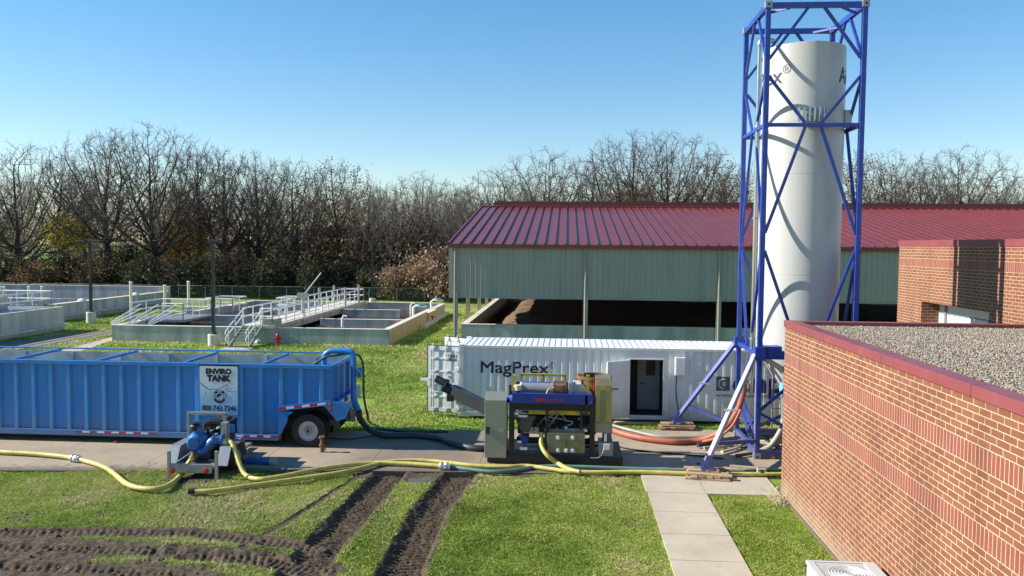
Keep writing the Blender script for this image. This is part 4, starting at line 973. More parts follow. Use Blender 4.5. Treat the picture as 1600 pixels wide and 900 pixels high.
tag(npmesh('grass', V, F, M['blade'], attrs={'tint': tn}), 'mown green lawn in the foreground cut by muddy wheel ruts', 'grass', kind='stuff')
def acc_mid(x, y, rg):
    e = rg.normal(0, .03, len(x))
    return (y > ylv(DR, x)-.0+e) & ~((x > -3.8) & (x < 9) & (y > 27.7) & (y < 30.4)) & ((x < 8)) & (y < 46) & ((y > 31) | (x > -7.4)) & (fbm(x, y, .6, 5, 3)+.25*(rg.random(len(x))) > .42)
V, F, tn = blades(260000, (-16, 8), (25, 46), .075, .016, acc_mid, 4)
tag(npmesh('grass', V, F, M['blade'], attrs={'tint': tn}), 'green lawn behind the tank and around the white container', 'grass', kind='stuff')
def acc_far(x, y, rg): return ~((x > np.interp(y, [39, 47, 54, 66], [-34.2, -33.5, -31.3, -31.5])) & (x < np.interp(y, [39, 46, 56, 66], [-31.4, -30, -29.3, -29]))) & ~((y < 48.9) & (x > -28.9+(48.8-y)*.125) & (x < -28.2+(48.8-y)*.216)) & ~((x > bx0-.1) & (x < bx1+.5) & (y > by0-.1)) & ~((x < -34.3) & (y < 53)) & ~((x < -38)) & ~((x > -19.7) & (x < -18) & (y > 43.8) & (y < 47))
V, F, tn = blades(110000, (-42, -6.9), (40, 74), .11, .035, acc_far, 5)
tag(npmesh('grass', V, F, M['blade'], attrs={'tint': tn}), 'lawn around the concrete basins in the distance', 'grass', kind='stuff')
# weeds by the wall corner
t = thing('dry_weed', 'dry straw coloured weed growing at the foot of the brick corner', 'weed', (5.1, 19.5, 0))
rg = np.random.default_rng(5); n = 90; P = np.stack([5.12+rg.normal(0, .09, n), 19.35+rg.normal(0, .25, n), np.zeros(n)], 1); D = np.stack([rg.normal(-.2, .4, n), rg.normal(0, .4, n), np.ones(n)], 1)
P[:, :2] = np.clip(P[:, :2], [4.9, 19.0], [5.3, 19.8]); s1, st = grow(rg, P, D, rg.uniform(.15, .42, n), np.full(n, .006), 4, .2, -.05, .6); A_ = [np.concatenate([x[i] for x in s1]) for i in range(4)]
V, F = seg_mesh(*A_, n=3); o_ = npmesh('stalks', V-np.array([5.1, 19.5, 0]), F, M['cream'], t, nper=4); o_['kind'] = 'stuff'

rg = np.random.default_rng(77); n = 2600; x = rg.uniform(-14, 5.2, n); y = rg.uniform(14, 21.3, n); z, _ = terrain(x, y)
a_ = np.stack([x, y, z+.03], 1); k = ~inwalk(x, y); lf = leaf_mesh('fallen_leaves', a_[k], 1500, .020, M['leaf_tan'], None, 8, .004)
tag(lf, 'small dry leaves scattered over the foreground lawn', 'leaves', kind='stuff')

rg = np.random.default_rng(31); n = 60000; x = rg.uniform(-13.5, 1.5, n); y = rg.uniform(14, 21.2, n); z, mu_ = terrain(x, y)
k = (mu_ > .3) & (rg.random(n) < .30) & ((mu_ < .96) | (rg.random(n) < .25)); x, y, z = x[k], y[k], z[k]; n = len(x)
s_ = rg.uniform(.008, .022, n)*(1+1.2*(rg.random(n) > .95)); bo = np.array([(1,0,0),(0,1,0),(-1,0,0),(0,-1,0),(0,0,.8),(0,0,-.8)])
V = bo[None]*rg.uniform(.6, 1.4, (n, 6, 3))*s_[:, None, None]+np.stack([x, y, z+.004], 1)[:, None]
f = np.array([(0,1,4),(1,2,4),(2,3,4),(3,0,4),(1,0,5),(2,1,5),(3,2,5),(0,3,5)])
tag(npmesh('mud_clods', V.reshape(-1, 3), (np.arange(n)[:, None, None]*6+f[None]).reshape(-1, 3), M['clod']), 'loose clods of mud along the wheel ruts', 'mud clods', kind='stuff')
# ------------------------------------------------------------------ white shipping container
cx0, cx1, cy0, cy1, cz0, cz1 = -3.74, 8.45, 27.80, 30.24, .10, 2.62
t = thing('office_container', 'long white corrugated container with black lettering and an open doorway', 'container', (cx0, cy0, 0)); CT = t
PITCH = .278
def corr(x):
    u = ((x-cx0-.15) % PITCH)/PITCH
    if u < .27: return .036
    if u < .46: return .036*(1-(u-.27)/.19)
    if u < .77: return 0.0
    return .036*(u-.77)/.23
def corr_breaks(a, b):
    out = [a]; k = math.floor((a-cx0-.15)/PITCH)
    while True:
        for u in (0, .27, .46, .77):
            x = cx0+.15+(k+u)*PITCH
            if x > b: return out+[b]
            if x > a+1e-4: out.append(x)
        k += 1
def corr_panel(mb, a, b, z0, z1, y):
    br = corr_breaks(a, b); n = len(br); vs = [(x, y+corr(x+1e-6 if i < n-1 else x-1e-6), z) for z in (z0, z1) for i, x in enumerate(br)]
    mb.add(vs, [(i, i+1, n+i+1, n+i) for i in range(n-1)])
dx0, dx1, dz1 = 2.25, 3.38, 2.21
mb = MB(); corr_panel(mb, cx0+.15, 2.10, cz0+.16, cz1-.10, cy0+.03); corr_panel(mb, 3.52, cx1-.15, cz0+.16, cz1-.10, cy0+.03)
mb.box(cx0+.1, cy1-.06, cz0+.1, cx1-.1, cy1, cz1-.1)
mb.build('side_wall', M['white_paint'], t, recalc=False)
mb = MB(); mb.box(2.10, cy0+.02, cz0+.14, dx0, cy0+.10, cz1-.10); mb.box(dx1, cy0+.02, cz0+.14, 3.52, cy0+.10, cz1-.10); mb.box(dx0, cy0+.02, dz1, dx1, cy0+.10, cz1-.10)
mb.box(dx0-.03, cy0-.005, .16, dx0, cy0+.09, dz1+.03); mb.box(dx1, cy0-.005, .16, dx1+.03, cy0+.09, dz1+.03); mb.box(dx0, cy0-.005, dz1, dx1, cy0+.09, dz1+.03); mb.box(dx0-.05, cy0-.04, .13, dx1+.05, cy0+.1, .175)
mb.build('door_frame', M['white_paint'], t)
mb = MB()
for x in (cx0, cx1-.16): mb.box(x, cy0, cz0, x+.16, cy0+.16, cz1); mb.box(x, cy1-.16, cz0, x+.16, cy1, cz1)
for y in (cy0, cy1-.07): mb.box(cx0+.16, y, cz1-.10, cx1-.16, y+.07, cz1-.01)
for y in (cy0, cy1-.07): mb.box(cx0+.16, y, cz0, cx1-.16, y+.07, cz0+.16)
mb.box(cx0, cy0+.16, cz1-.12, cx0+.1, cy1-.16, cz1-.01); mb.box(cx1-.1, cy0+.16, cz0, cx1-.03, cy1-.16, cz1-.01)
mb.build('frame', M['white_paint'], t, bevel=.008)
mb = MB()
for x in (cx0-.01, cx1-.17):
    for y in (cy0-.01, cy1-.15):
        for z in (cz0-.01, cz1-.10): mb.box(x, y, z, x+.18, y+.16, z+.12)
mb.build('corner_casting', M['white_paint'], t, bevel=.012)
mb = MB(); x = cx0+.1; vs = []; prof = []
while x < cx1-.25: prof += [(x, 0), (x+.10, 0), (x+.115, -.022), (x+.195, -.022), (x+.209, 0)]; x += .21
n = len(prof); vs = [(a, y, cz1-.015+b) for y in (cy0+.06, cy1-.06) for a, b in prof]
mb.add(vs, [(k, k+1, n+k+1, n+k) for k in range(n-1)]); mb.build('roof', M['white_paint'], t, recalc=False)
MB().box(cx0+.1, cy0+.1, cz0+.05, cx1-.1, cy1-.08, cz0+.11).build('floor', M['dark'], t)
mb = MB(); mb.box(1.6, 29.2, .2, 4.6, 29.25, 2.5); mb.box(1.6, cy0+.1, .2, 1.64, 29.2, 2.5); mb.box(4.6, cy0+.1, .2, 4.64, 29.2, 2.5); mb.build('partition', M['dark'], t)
o = MB().box(2.62, 29.12, .2, 3.42, 29.17, 2.2).build('inner_door', M['inner'], t)
MB().box(2.92, 29.10, 1.45, 3.25, 29.118, 2.05).build('window', M['black'], o); MB().box(2.72, 29.06, 1.15, 2.86, 29.10, 1.18).build('handle', M['black'], o)
a = Vector((2.22, cy0-.01, 0)); b = a+Vector((-.80, -.55, 0)); 
mb = MB(); mb.beam(a+Vector((0, 0, 1.19)), b+Vector((0, 0, 1.19)), .05, 2.0); o = mb.build('open_door', M['inner'] if 0 else M['white_paint'], t, bevel=.005)
mb = MB(); q = a.lerp(b, .9)+Vector((0, -.06, 1.16)); mb.beam(q, q+Vector((.13, .09, 0)), .02); mb.cyl(q+Vector((0, .05, 0)), q, .015, 6); mb.build('handle', M['black'], o)
# lettering
PY = cy0+.03
def cpos(x0, z0): return lambda x, y: (x0+x, PY+corr(x0+x)-.004, z0+y)
def ctext(s, px0, px1, pyt, pyb, name, mt, bold=0., size=None, capratio=.69):
    a = AY(px0, pyb, cy0); b = AY(px1, pyt, cy0); xc = (a.x+b.x)/2; zc = (a.z+b.z)/2; size = size or (b.z-a.z)/capratio
    br = [x-xc for x in corr_breaks(a.x-.1, b.x+.1)]
    return text_obj(name, s, size, cpos(xc, zc), M[mt], t, bold, br, width=(b.x-a.x))
ctext('MagPrex', 750, 856.5, 566, 585, 'lettering', 'ink', .010, .58)
ctext('®', 858.5, 867.5, 567, 577, 'lettering', 'ink', .0, .32)
ctext('cnp', 1146, 1228, 588, 612, 'lettering', 'ink_blue', .035, .95)
ctext('www.cnp-tec.com', 1119, 1203, 616, 621, 'lettering', 'ink_grey', .002, .19)
a = AY(1119, 611, cy0); b = AY(1141, 589, cy0)
mb = MB(); br = corr_breaks(a.x, b.x)
for x_, x2 in zip(br[:-1], br[1:]): mb.add([(x_, PY+corr(x_+1e-6)-.003, a.z), (x2, PY+corr(x2-1e-6)-.003, a.z), (x2, PY+corr(x2-1e-6)-.003, b.z), (x_, PY+corr(x_+1e-6)-.003, b.z)], [(0, 1, 2, 3)])
lg = mb.build('logo_square', M['ink_grey'], t)
def ring_on_wall(xc, zc, r0, r1, a0, a1, d, n=28):
    mb = MB(); vs = []; 
    for k in range(n+1):
        an = a0+(a1-a0)*k/n
        for r_ in (r0, r1): x_ = xc+r_*math.cos(an); vs.append((x_, PY+corr(x_)-d, zc+r_*math.sin(an)))
    mb.add(vs, [(2*k, 2*k+2, 2*k+3, 2*k+1) for k in range(n)]); return mb
xc, zc = (a.x+b.x)/2+.03, (a.z+b.z)/2+.0
ring_on_wall(xc, zc, .15, .185, 1.2, 4.6, .006).build('logo_arc', M['white_paint'], lg); ring_on_wall(xc, zc, .0, .075, 0, 6.283, .006).build('logo_dot', M['white_paint'], lg)
# end doors
def end_door(hx, hy, ang, lab, texts):
    """leaf hinged at (hx,hy), pointing in direction ang, locking bars on its -Y side"""
    d = Vector((math.cos(ang), math.sin(ang), 0)); nrm = Vector((d.y, -d.x, 0));
    if nrm.y > 0: nrm = -nrm
    W = 1.17
    def B(mb, u0, u1, z0, z1, o0, o1):
        p = [Vector((hx, hy, 0))+d*u+nrm*o for u, o in ((u0, o0), (u1, o0), (u1, o1), (u0, o1))]
        mb.prism([(q.x, q.y) for q in p], 'z', z0, z1)
    mb = MB(); B(mb, .03, W, .2, 2.55, -.05, -.01); B(mb, .03, .16, .2, 2.55, -.01, .02); B(mb, W-.12, W, .2, 2.55, -.01, .02); B(mb, .16, W-.12, .2, .34, -.01, .02); B(mb, .16, W-.12, 2.40, 2.55, -.01, .02)
    for z in (.72, 1.18, 1.62, 2.08): B(mb, .16, W-.12, z, z+.06, -.01, .018)
    o = mb.build('end_door', M['white_paint'], CT, label=lab)
    mb = MB(); B(mb, W, W+.018, .18, 2.57, -.055, .025); B(mb, .03, W, 2.55, 2.568, -.055, .025); B(mb, .03, W, .182, .2, -.055, .025); mb.build('gasket', M['black'], o)
    for u in (.48, .95):
        mb = MB(); p = Vector((hx, hy, 0))+d*u+nrm*.055; mb.cyl(p+Vector((0, 0, .1)), p+Vector((0, 0, 2.64)), .018, 8)
        for z in (.25, .9, 1.5, 2.45): B(mb, u-.05, u+.05, z, z+.07, .02, .07)
        mb.build('locking_bar', M['white_paint'], o)
    mb = MB()
    for z in (.3, .95, 1.7, 2.35): B(mb, -.02, .12, z, z+.1, .02, .055)
    mb.build('hinge', M['white_paint'], o)
    mb = MB(); B(mb, W-.08, W+.26, 1.28, 1.38, .02, .06); B(mb, W-.1, W+.0, 1.1, 1.28, .02, .06); mb.build('latch', M['white_paint'], o)
    for (s, u, z, hgt, wd) in texts:
        pc = Vector((hx, hy, 0))+d*u+nrm*.023
        text_obj('lettering', s, hgt, lambda x, y: tuple(pc-d*x+Vector((0, 0, z+y))), M['ink'], o, .004, width=wd)
end_door(cx0, cy0+.03, math.pi-.2, 'open end door with printed numbers, nearer leaf', [('158011', .27, 2.20, .15, .36), ('4254', .22, 2.07, .15, .26)])
end_door(cx0, cy1-.05, math.pi-.6, 'open end door, farther leaf', [])
# electric box
t = thing('electric_box', 'small grey electric box on the white container wall with a cable below', 'electric box', (3.92, cy0, 1.6))
a = AY(1054, 586, cy0); b = AY(1071, 558, cy0)
MB().box(a.x, cy0-.14, a.z, b.x, cy0+.02, b.z).build('cabinet', M['white_paint'], t, bevel=.01)
mb = MB(); mb.box(a.x+.04, cy0-.15, a.z+.05, b.x-.04, cy0-.141, b.z-.05); mb.build('cover', M['tape_w'], t)
MB().tube(smoothpath([(a.x+.06, cy0-.05, a.z), (a.x+.05, cy0-.06, 1.2), (a.x+.1, cy0-.10, .7), (a.x+.3, cy0-.16, .1), (a.x+.5, cy0-.6, .05)]), .02, 6).build('cable', M['black'], t, smooth=True)
# ------------------------------------------------------------------ blue tank trailer
ty0, ty1, txr, txl = 23.2, 25.8, -6.9, -20.5
t = thing('tank_trailer', 'long open topped blue steel tank trailer with ribbed sides and sign', 'tank trailer', (-13, 23.2, 0))
zt, zb = 2.53, .26; xk = AY(436, 700, ty0).x
zk = 1.14; zr = 1.36
side = [(txl, zb), (xk, zb), (xk, zk), (txr, zr), (txr, zt), (txl, zt)]
mb = MB(); mb.prism(side, 'y', ty0, ty0+.05)
x = xk+.18
ribs = []; xx = AY(375, 600, ty0).x
k = -1
r0 = AY(243.5, 600, ty0).x
xs_r = [r0-.557*i for i in range(0, 24)]+[AY(p, 600, ty0).x for p in (277, 306, 375, 405, 437, 468, 500)]
mbr = []
for xr in xs_r:
    if xr < txl: continue
    z0 = zb+.16 if xr < xk-.1 else zk+(zr-zk)*(xr-xk)/(txr-xk)+.14
    mbr.append(MB().prism([(xr-.035, ty0-.002), (xr+.015, ty0-.075), (xr+.115, ty0-.075), (xr+.15, ty0-.002)], 'z', z0, zt-.125))
sw_ = mb.build('side_wall', M['tank_blue'], t); [q_.build('rib', M['tank_rib'], sw_) for q_ in mbr]
mb = MB(); mb.box(txl, ty0-.10, zt-.12, txr+.02, ty0+.06, zt); mb.box(txl, ty1-.045, zt-.025, txr+.02, ty1+.04, zt+.02); mb.box(txr-.06, ty0+.06, zt-.10, txr+.03, ty1-.06, zt+.005)
mb.build('top_rail', M['tank_blue'], t, bevel=.01)
mb = MB(); mb.box(txl, ty0-.10, zb-.02, xk+.02, ty0+.0, zb+.15); mb.build('bottom_rail', M['tank_blue'], t, bevel=.008)
mb = MB(); mb.prism([(xk, zk-.02), (txr-.05, zr-.02), (txr-.05, zr+.14), (xk, zk+.14)], 'y', ty0-.10, ty0)
mb.prism([(xk, zb+.15), (xk+.045, zb+.1), (xk+.28, zk-.62+.3), (xk+.28, zk-.18), (xk+.45, zk-.05), (xk+.45, zk-.02), (xk, zk-.02)], 'y', ty0-.08, ty0+.02)
q0, q1, q2 = AY(509, 648, ty0), AY(528, 657, ty0), AY(557, 637, ty0)
mb.prism([(q0.x, zk+.14), (q1.x, q1.z), (q1.x+.25, q1.z+.08), (q1.x+.42, zr+.02), (txr-.05, zr+.12), (txr-.3, zr-.05)], 'y', ty0-.08, ty0+.02)
mb.build('fender', M['tank_blue'], t)
mb = MB(); mb.box(txl, ty1-.05, zb, txr, ty1, zt-.1); mb.build('far_wall', M['tank_in'], t)
MB().box(txl, ty0+.05, zb, xk, ty1-.05, zb+.06).build('floor', M['tank_in'], t)
MB().prism([(xk-.05, zb+.06), (xk, zb+.06), (xk, zk), (txr, zr), (txr, zr+.05), (xk-.05, zk+.05)], 'y', ty0+.05, ty1-.05).build('rear_floor', M['black'], t)
for px in (13, 144, 282.7, 405):
    xb = AY(px, 568, ty0).x; mb = MB(); mb.box(xb-.035, ty0+.06, zt-.09, xb+.035, ty1-.06, zt-.02); o = mb.build('cross_bar', M['tank_blue'], t)
for xb in np.arange(txl+.6, txr, 1.67): MB().box(xb-.02, ty1-.09, zb+.1, xb+.02, ty1-.05, zt-.12).build('inner_rib', M['tank_in'], t)
mb = MB(); mb.box(txr-.05, ty0+.05, zr, txr, ty1-.05, zt-.1)
for yy in (ty0+.35, ty0+.95, ty0+1.6, ty0+2.2): mb.prism([(txr, yy-.08), (txr+.08, yy-.05), (txr+.08, yy+.05), (txr, yy+.08)], 'z', zr+.1, zt-.1)
mb.build('rear_wall', M['tank_blue'], t)
# rear bumper, ladder
mb = MB(); mb.beam((txr+.12, ty0+.05, 1.28), (txr+.12, ty1-.1, 1.28), .12, .34); mb.build('rear_sill', M['tank_blue'], t, bevel=.01)
mb = MB(); mb.beam((txr+.19, ty0+.12, 1.30), (txr+.19, ty0+1.5, 1.32), .02, .26); mb.build('light_plate', M['tape_w'], t)
MB().box(txr+.20, ty0+.55, 1.32, txr+.215, ty0+.85, 1.44).build('number_plate', M['ink_blue'], t)
mb = MB(); 
for yy in (ty0+1.3, ty0+1.75): mb.beam((txr+.25, yy, 1.2), (txr+.35, yy, .72), .05)
for z in (.74, .98): mb.beam((txr+.33, ty0+1.3, z), (txr+.33, ty0+1.75, z), .05)
mb.build('step_ladder', M['tank_blue'], t)
for yy in (ty0+.12, ty1-.75):
    mb = MB(); mb.box(txr-.02, yy, .48, txr+.01, yy+.6, 1.2); o = mb.build('mud_flap', M['black'], t)
    MB().lathe((txr+.014, yy+.3, .92), [(.11, 0), (.15, 0), (.15, .004), (.11, .004), (.11, 0)], 18, 'x', caps=False).build('flap_mark', M['tape_w'], o)
# underside
mb = MB(); mb.box(txl, ty0+.25, .12, xk, ty0+.4, .3); mb.box(xk-.2, ty0+.6, .75, txr, ty0+.8, 1.12); mb.box(xk-.2, ty1-.8, .75, txr, ty1-.6, 1.12); mb.box(xk+.02, ty0+.1, .3, xk+.06, ty1-.1, zk)
mb.build('chassis', M['black'], t)
wc = AY(481, 680, ty0); WX = wc.x; WR = .515
def wheel(par, x, y, s, R=WR, wid=.26, rim='rim', name='wheel', ax='y'):
    """axle along Y; outer face towards s*Y"""
    prof = [(R*.58, -wid/2), (R*.9, -wid/2), (R*.985, -wid*.42), (R, -wid*.25), (R, wid*.25), (R*.985, wid*.42), (R*.9, wid/2), (R*.58, wid/2)]
    if ax == 'y': C0 = (x, y, R)
    else: C0 = (x, y, R)
    o = MB().lathe(C0, prof, 40, ax, caps=False).build(name, M['rubber'], par, smooth=True)
    w2 = s*wid/2
    pr_ = [(R*.60, w2), (R*.57, w2*.98), (R*.52, w2*.5), (R*.30, w2*.25), (R*.28, w2*.55), (R*.12, w2*.6), (R*.11, w2*.95), (.001, w2*1.0)]
    rm = MB().lathe(C0, pr_, 32, ax, caps=False).build('rim', M[rim], o, smooth=True)
    mb = MB()
    for k in range(10):
        a = k*math.pi/5; c0 = Vector(C0)
        if ax == 'y': d = Vector((math.cos(a)*R*.2, 0, math.sin(a)*R*.2)); u = Vector((0, 1, 0))
        else: d = Vector((0, math.cos(a)*R*.2, math.sin(a)*R*.2)); u = Vector((1, 0, 0))
        mb.cyl(c0+d+u*w2*.5, c0+d+u*w2*.75, R*.035, 6)
    mb.cyl(Vector(C0)+u*w2*.5, Vector(C0)+u*w2*1.1, R*.09, 10)
    mb.build('hub_bolts', M['black'], o); return o
wheel(t, WX, ty0+.16, -1); wheel(t, WX, ty0+.50, 1); wheel(t, WX, ty1-.16, 1); wheel(t, WX, ty1-.5, -1)
MB().cyl((WX, ty0+.5, WR), (WX, ty1-.5, WR), .09, 10).build('axle', M['black'], t)
# reflective tape
def tape(x0, z0, x1, z1, y, n, first='red', hh=.06):
    for k in range(n):
        a = (x0+(x1-x0)*k/n, z0+(z1-z0)*k/n); b = (x0+(x1-x0)*(k+1)/n, z0+(z1-z0)*(k+1)/n)
        MB().prism([a, b, (b[0], b[1]+hh), (a[0], a[1]+hh)], 'y', y-.004, y).build('reflective_tape', M['red' if (k % 2 == 0) == (first == 'red') else 'tape_w'], t)
a = AY(121, 695, ty0); b = AY(246, 696, ty0); tape(a.x, zb+.07, b.x, zb+.07, ty0-.10, 11, 'red', .05)
a = AY(372, 696, ty0); b = AY(435, 696, ty0); tape(a.x, zb+.07, b.x, zb+.07, ty0-.10, 6, 'tape_w', .05)
a = AY(437, 646, ty0); b = AY(510, 640, ty0); tape(a.x, zk+.02, b.x, zk+.02+(b.x-xk)*(zr-zk)/(txr-xk), ty0-.10, 6, 'red', .07)
for px, py, mt in ((424, 690, 'orange'), (424, 699, 'orange'), (518, 631, 'red'), (518, 639, 'red')):
    if mt == 'orange': px = 183.5
    q = AY(px, py, ty0); MB().lathe((q.x, ty0-.10, q.z), [(.05, 0), (.045, -.03), (.01, -.035)], 12, 'y').build('marker_light', M[mt], t)
# sign
a = AY(313, 647, ty0-.11); b = AY(371, 573, ty0-.11)
mb = MB(); mb.box(a.x-.05, ty0-.10, a.z-.05, b.x+.05, ty0-.0, b.z+.05); sf = mb.build('sign_frame', M['tank_blue'], t, bevel=.01)
sg = MB().box(a.x, ty0-.115, a.z, b.x, ty0-.098, b.z).build('sign', M['sign'], t)
sx, sw, sz, sh = (a.x+b.x)/2, b.x-a.x, a.z, b.z-a.z; yS = ty0-.118
def ST(s, u, v, size, wfrac, mt='ink', bold=.01): text_obj('lettering', s, size, lambda x, y: (sx+(u-.5)*sw+x, yS, sz+v*sh+y), M[mt], sg, bold, width=wfrac*sw)
ST('ENVIRO', .50, .89, .215, .66, bold=.016); ST('TANK', .50, .745, .25, .60, bold=.02); ST('800 742 7246', .51, .13, .20, .90, bold=.008)
def ringS(u, v, r0, r1, a0, a1, mt, d, n=40):
    vs = []
    for k in range(n+1):
        an = a0+(a1-a0)*k/n
        for r_ in (r0, r1): vs.append((sx+(u-.5)*sw+r_*math.cos(an), yS-d, sz+v*sh+r_*math.sin(an)))
    MB().add(vs, [(2*k, 2*k+2, 2*k+3, 2*k+1) for k in range(n)]).build('emblem', M[mt], sg)
ringS(.52, .375, .125, .205, 0, 6.2832, 'ink', .001); 
ringS(.52, .375, .0, .095, .55, 3.6, 'ink', .001)
def arc_text(s, u, v, r, a_mid, size):
    def mp(x, y):
        an = a_mid-x/r; rr_ = r+y; return (sx+(u-.5)*sw+rr_*math.cos(an), yS-.003, sz+v*sh+rr_*math.sin(an))
    text_obj('lettering', s, size, mp, M['tape_w'], sg, .002)
arc_text('RAIN', .52, .375, .165, math.pi*.97, .075); arc_text('FOR', .52, .375, .165, math.pi/2, .075); arc_text('RENT', .52, .375, .165, .08, .075)
# wave on the sign
wv = [(0, .66), (.1, .585), (.22, .525), (.34, .52), (.48, .525), (.6, .57), (.7, .62), (.74, .60), (.70, .585)]
mb = MB(); P_ = [Vector((sx+(u-.5)*sw, yS-.002, sz+v*sh)) for u, v in wv]; P_ = smoothpath(P_, 5)
for p_, q_ in zip(P_[:-1], P_[1:]): mb.beam(p_, q_, .003, .016)
P_ = smoothpath([Vector((sx+(u-.5)*sw, yS-.002, sz+v*sh)) for u, v in ((.66, .56), (.74, .50), (.86, .48), (1, .495))], 5)
for p_, q_ in zip(P_[:-1], P_[1:]): mb.beam(p_, q_, .003, .009)
for (u, v) in ((.16, .46), (.16, .42), (.16, .38), (.28, .46), (.1, .34), (.7, .43)): mb.box(sx+(u-.5)*sw-.012, yS-.004, sz+v*sh-.012, sx+(u-.5)*sw+.012, yS-.001, sz+v*sh+.012)
mb.build('wave_print', M['ink_blue'], sg)
# rear stand pipe
rx_ = txr+.16
mb = MB(); mb.tube(smoothpath([(txr-.55, 24.2, 2.2), (txr-.55, 24.2, 2.62), (txr-.42, 24.2, 2.78), (txr-.2, 24.2, 2.82), (rx_+.05, 24.2, 2.80), (rx_+.2, 24.2, 2.62), (rx_+.2, 24.2, 1.6), (rx_+.22, 24.15, 1.3), (rx_+.42, 24.0, 1.0)], 6), .088, 14)
mb.build('stand_pipe', M['tank_blue'], t, smooth=True)
MB().lathe((rx_+.38, 24.25, 2.15), [(.06, -.05), (.16, -.05), (.16, .05), (.06, .05)], 12, 'x').build('valve_body', M['tank_blue'], t)
# ------------------------------------------------------------------ hoses
def hose(name, label, pts, r, mt, group=None, n=8, seg=10, cat='hose'):
    P = smoothpath(pts, n); o = MB().tube(P, r, seg).build(name, M[mt], None, smooth=True); return tag(o, label, cat, group)
def gp(lst, r): return [tuple(G(x, y, r+.04)) if z is None else (G(x, y, z).x, G(x, y, z).y, z) for (x, y, z) in [(q[0], q[1], q[2] if len(q) > 2 else None) for q in lst]]
HG = 'yellow hoses lying along the driveway'
pin = AY(303, 712, 20.3)
hose('yellow_hose', 'yellow hose sweeping in from the left edge to the pump trailer inlet', gp([(-60, 702), (0, 706), (60, 709.5), (116, 716), (165, 731), (200, 757), (235, 764), (262, 759)], .08)+[(AY(283, 742, 19.9).x, 19.9, AY(283, 742, 19.9).z+.0), (AY(296, 722, 20.1).x, 20.1, AY(296, 722, 20.1).z), tuple(pin)], .066, 'hose_y', HG)
pout = AY(350, 690, 20.6)
hose('yellow_hose', 'yellow hose arching down from the pump outlet and along the driveway edge', [tuple(pout), tuple(AY(362, 692, 20.5)), tuple(AY(371, 715, 20.3))]+gp([(383, 741), (405, 748.5), (440, 744.5), (510, 731), (580, 723.5), (636, 724.5), (690, 728)], .08), .061, 'hose_y', HG)
hose('yellow_hose', 'yellow hose with a black open end lying on the grass by the pump trailer', gp([(305, 768), (340, 766), (440, 752), (540, 737), (600, 723), (640, 719.5), (680, 721), (740, 727.5), (790, 729.5), (822, 728), (862, 733), (905, 738), (1000, 737.5), (1100, 740.5), (1222, 741), (1260, 741)], .07), .058, 'hose_y', HG)
hose('yellow_hose', 'yellow hose coming out of the sludge press down to the driveway', [tuple(AY(846, 676, 22.1)), tuple(AY(846, 695, 21.95)), tuple(AY(855, 711, 21.75))]+gp([(872, 724), (888, 733), (906, 737.5)], .12), .062, 'hose_y', HG)
hose('green_hose', 'muted green hose crossing under the yellow hoses before the sludge press', gp([(702, 729), (735, 733.5), (772, 737), (807, 734.5), (846, 729), (900, 729.5), (960, 731.5), (1060, 735), (1140, 736), (1250, 738)], .05), .055, 'hose_g')
for (px, py, lab) in ((118, 716.5, 'silver hose coupling on the left yellow hose'), (695, 728.5, 'silver hose coupling where the yellow hose meets the green one')):
    q = G(px, py, .13); tt = thing('hose_coupling', lab, 'coupling', (q.x, q.y, .1)); d = Vector((1, -.25 if px < 200 else -.02, 0)).normalized()
    MB().cyl(q-d*.14, q+d*.14, .095, 12).build('sleeve', M['galv_light'], tt, smooth=True)
    mb = MB(); mb.cyl(q-d*.10-Vector((0, .0, .0)), q-d*.06, .115, 12); mb.cyl(q+d*.05, q+d*.09, .115, 12); mb.beam(q+Vector((0, -.1, .05)), q+Vector((0, -.1, .05))+d*.12, .02, .03); mb.build('clamp', M['galv'], tt)
q = G(299, 767, .1); tag(MB().cyl(q+Vector((.12, .02, 0)), q-Vector((.06, .03, 0)), .08, 12).build('hose_fitting', M['rubber'], None, smooth=True), 'black fitting on the open end of the yellow hose', 'hose fitting')
hose('black_hose', 'thick dark grey hose curving from the blue tank rear along the driveway', [(rx_+.42, 24.0, 1.0), tuple(AY(563, 655, 24.1)), tuple(AY(580, 673, 24.6))]+gp([(605, 680.5), (650, 680), (685, 685), (712, 694), (740, 700), (775, 700)], .09), .095, 'hose_k')
hose('drain_hose', 'pale brown hose end entering under the sludge press cabinet', gp([(741, 698), (760, 698.5), (790, 699)], .10), .085, 'siding_tan')
hose('green_hose', 'thin dark green hose looping over the tank rear onto the driveway', [(txr-1.0, 24.0, 2.3), (txr-.5, 24.1, 2.62), (txr-.2, 24.15, 2.68), (txr+.35, 24.3, 2.72), (txr+.62, 24.3, 2.45), (txr+.66, 24.3, 1.4), (txr+.75, 24.4, .8)]+gp([(578, 660), (600, 670), (640, 674), (700, 674)], .03), .035, 'hose_dg')
hose('garden_hose', 'thin bright green garden hose lying in the grass behind the driveway', gp([(560, 664), (610, 670.5), (650, 667.5), (700, 664.5), (757, 670), (800, 671)], .02), .018, 'garden')
hose('garden_hose', 'dark green hose line on the driveway behind the tank wheels', gp([(515, 684), (545, 686), (580, 681), (620, 676)], .02), .02, 'hose_dg')
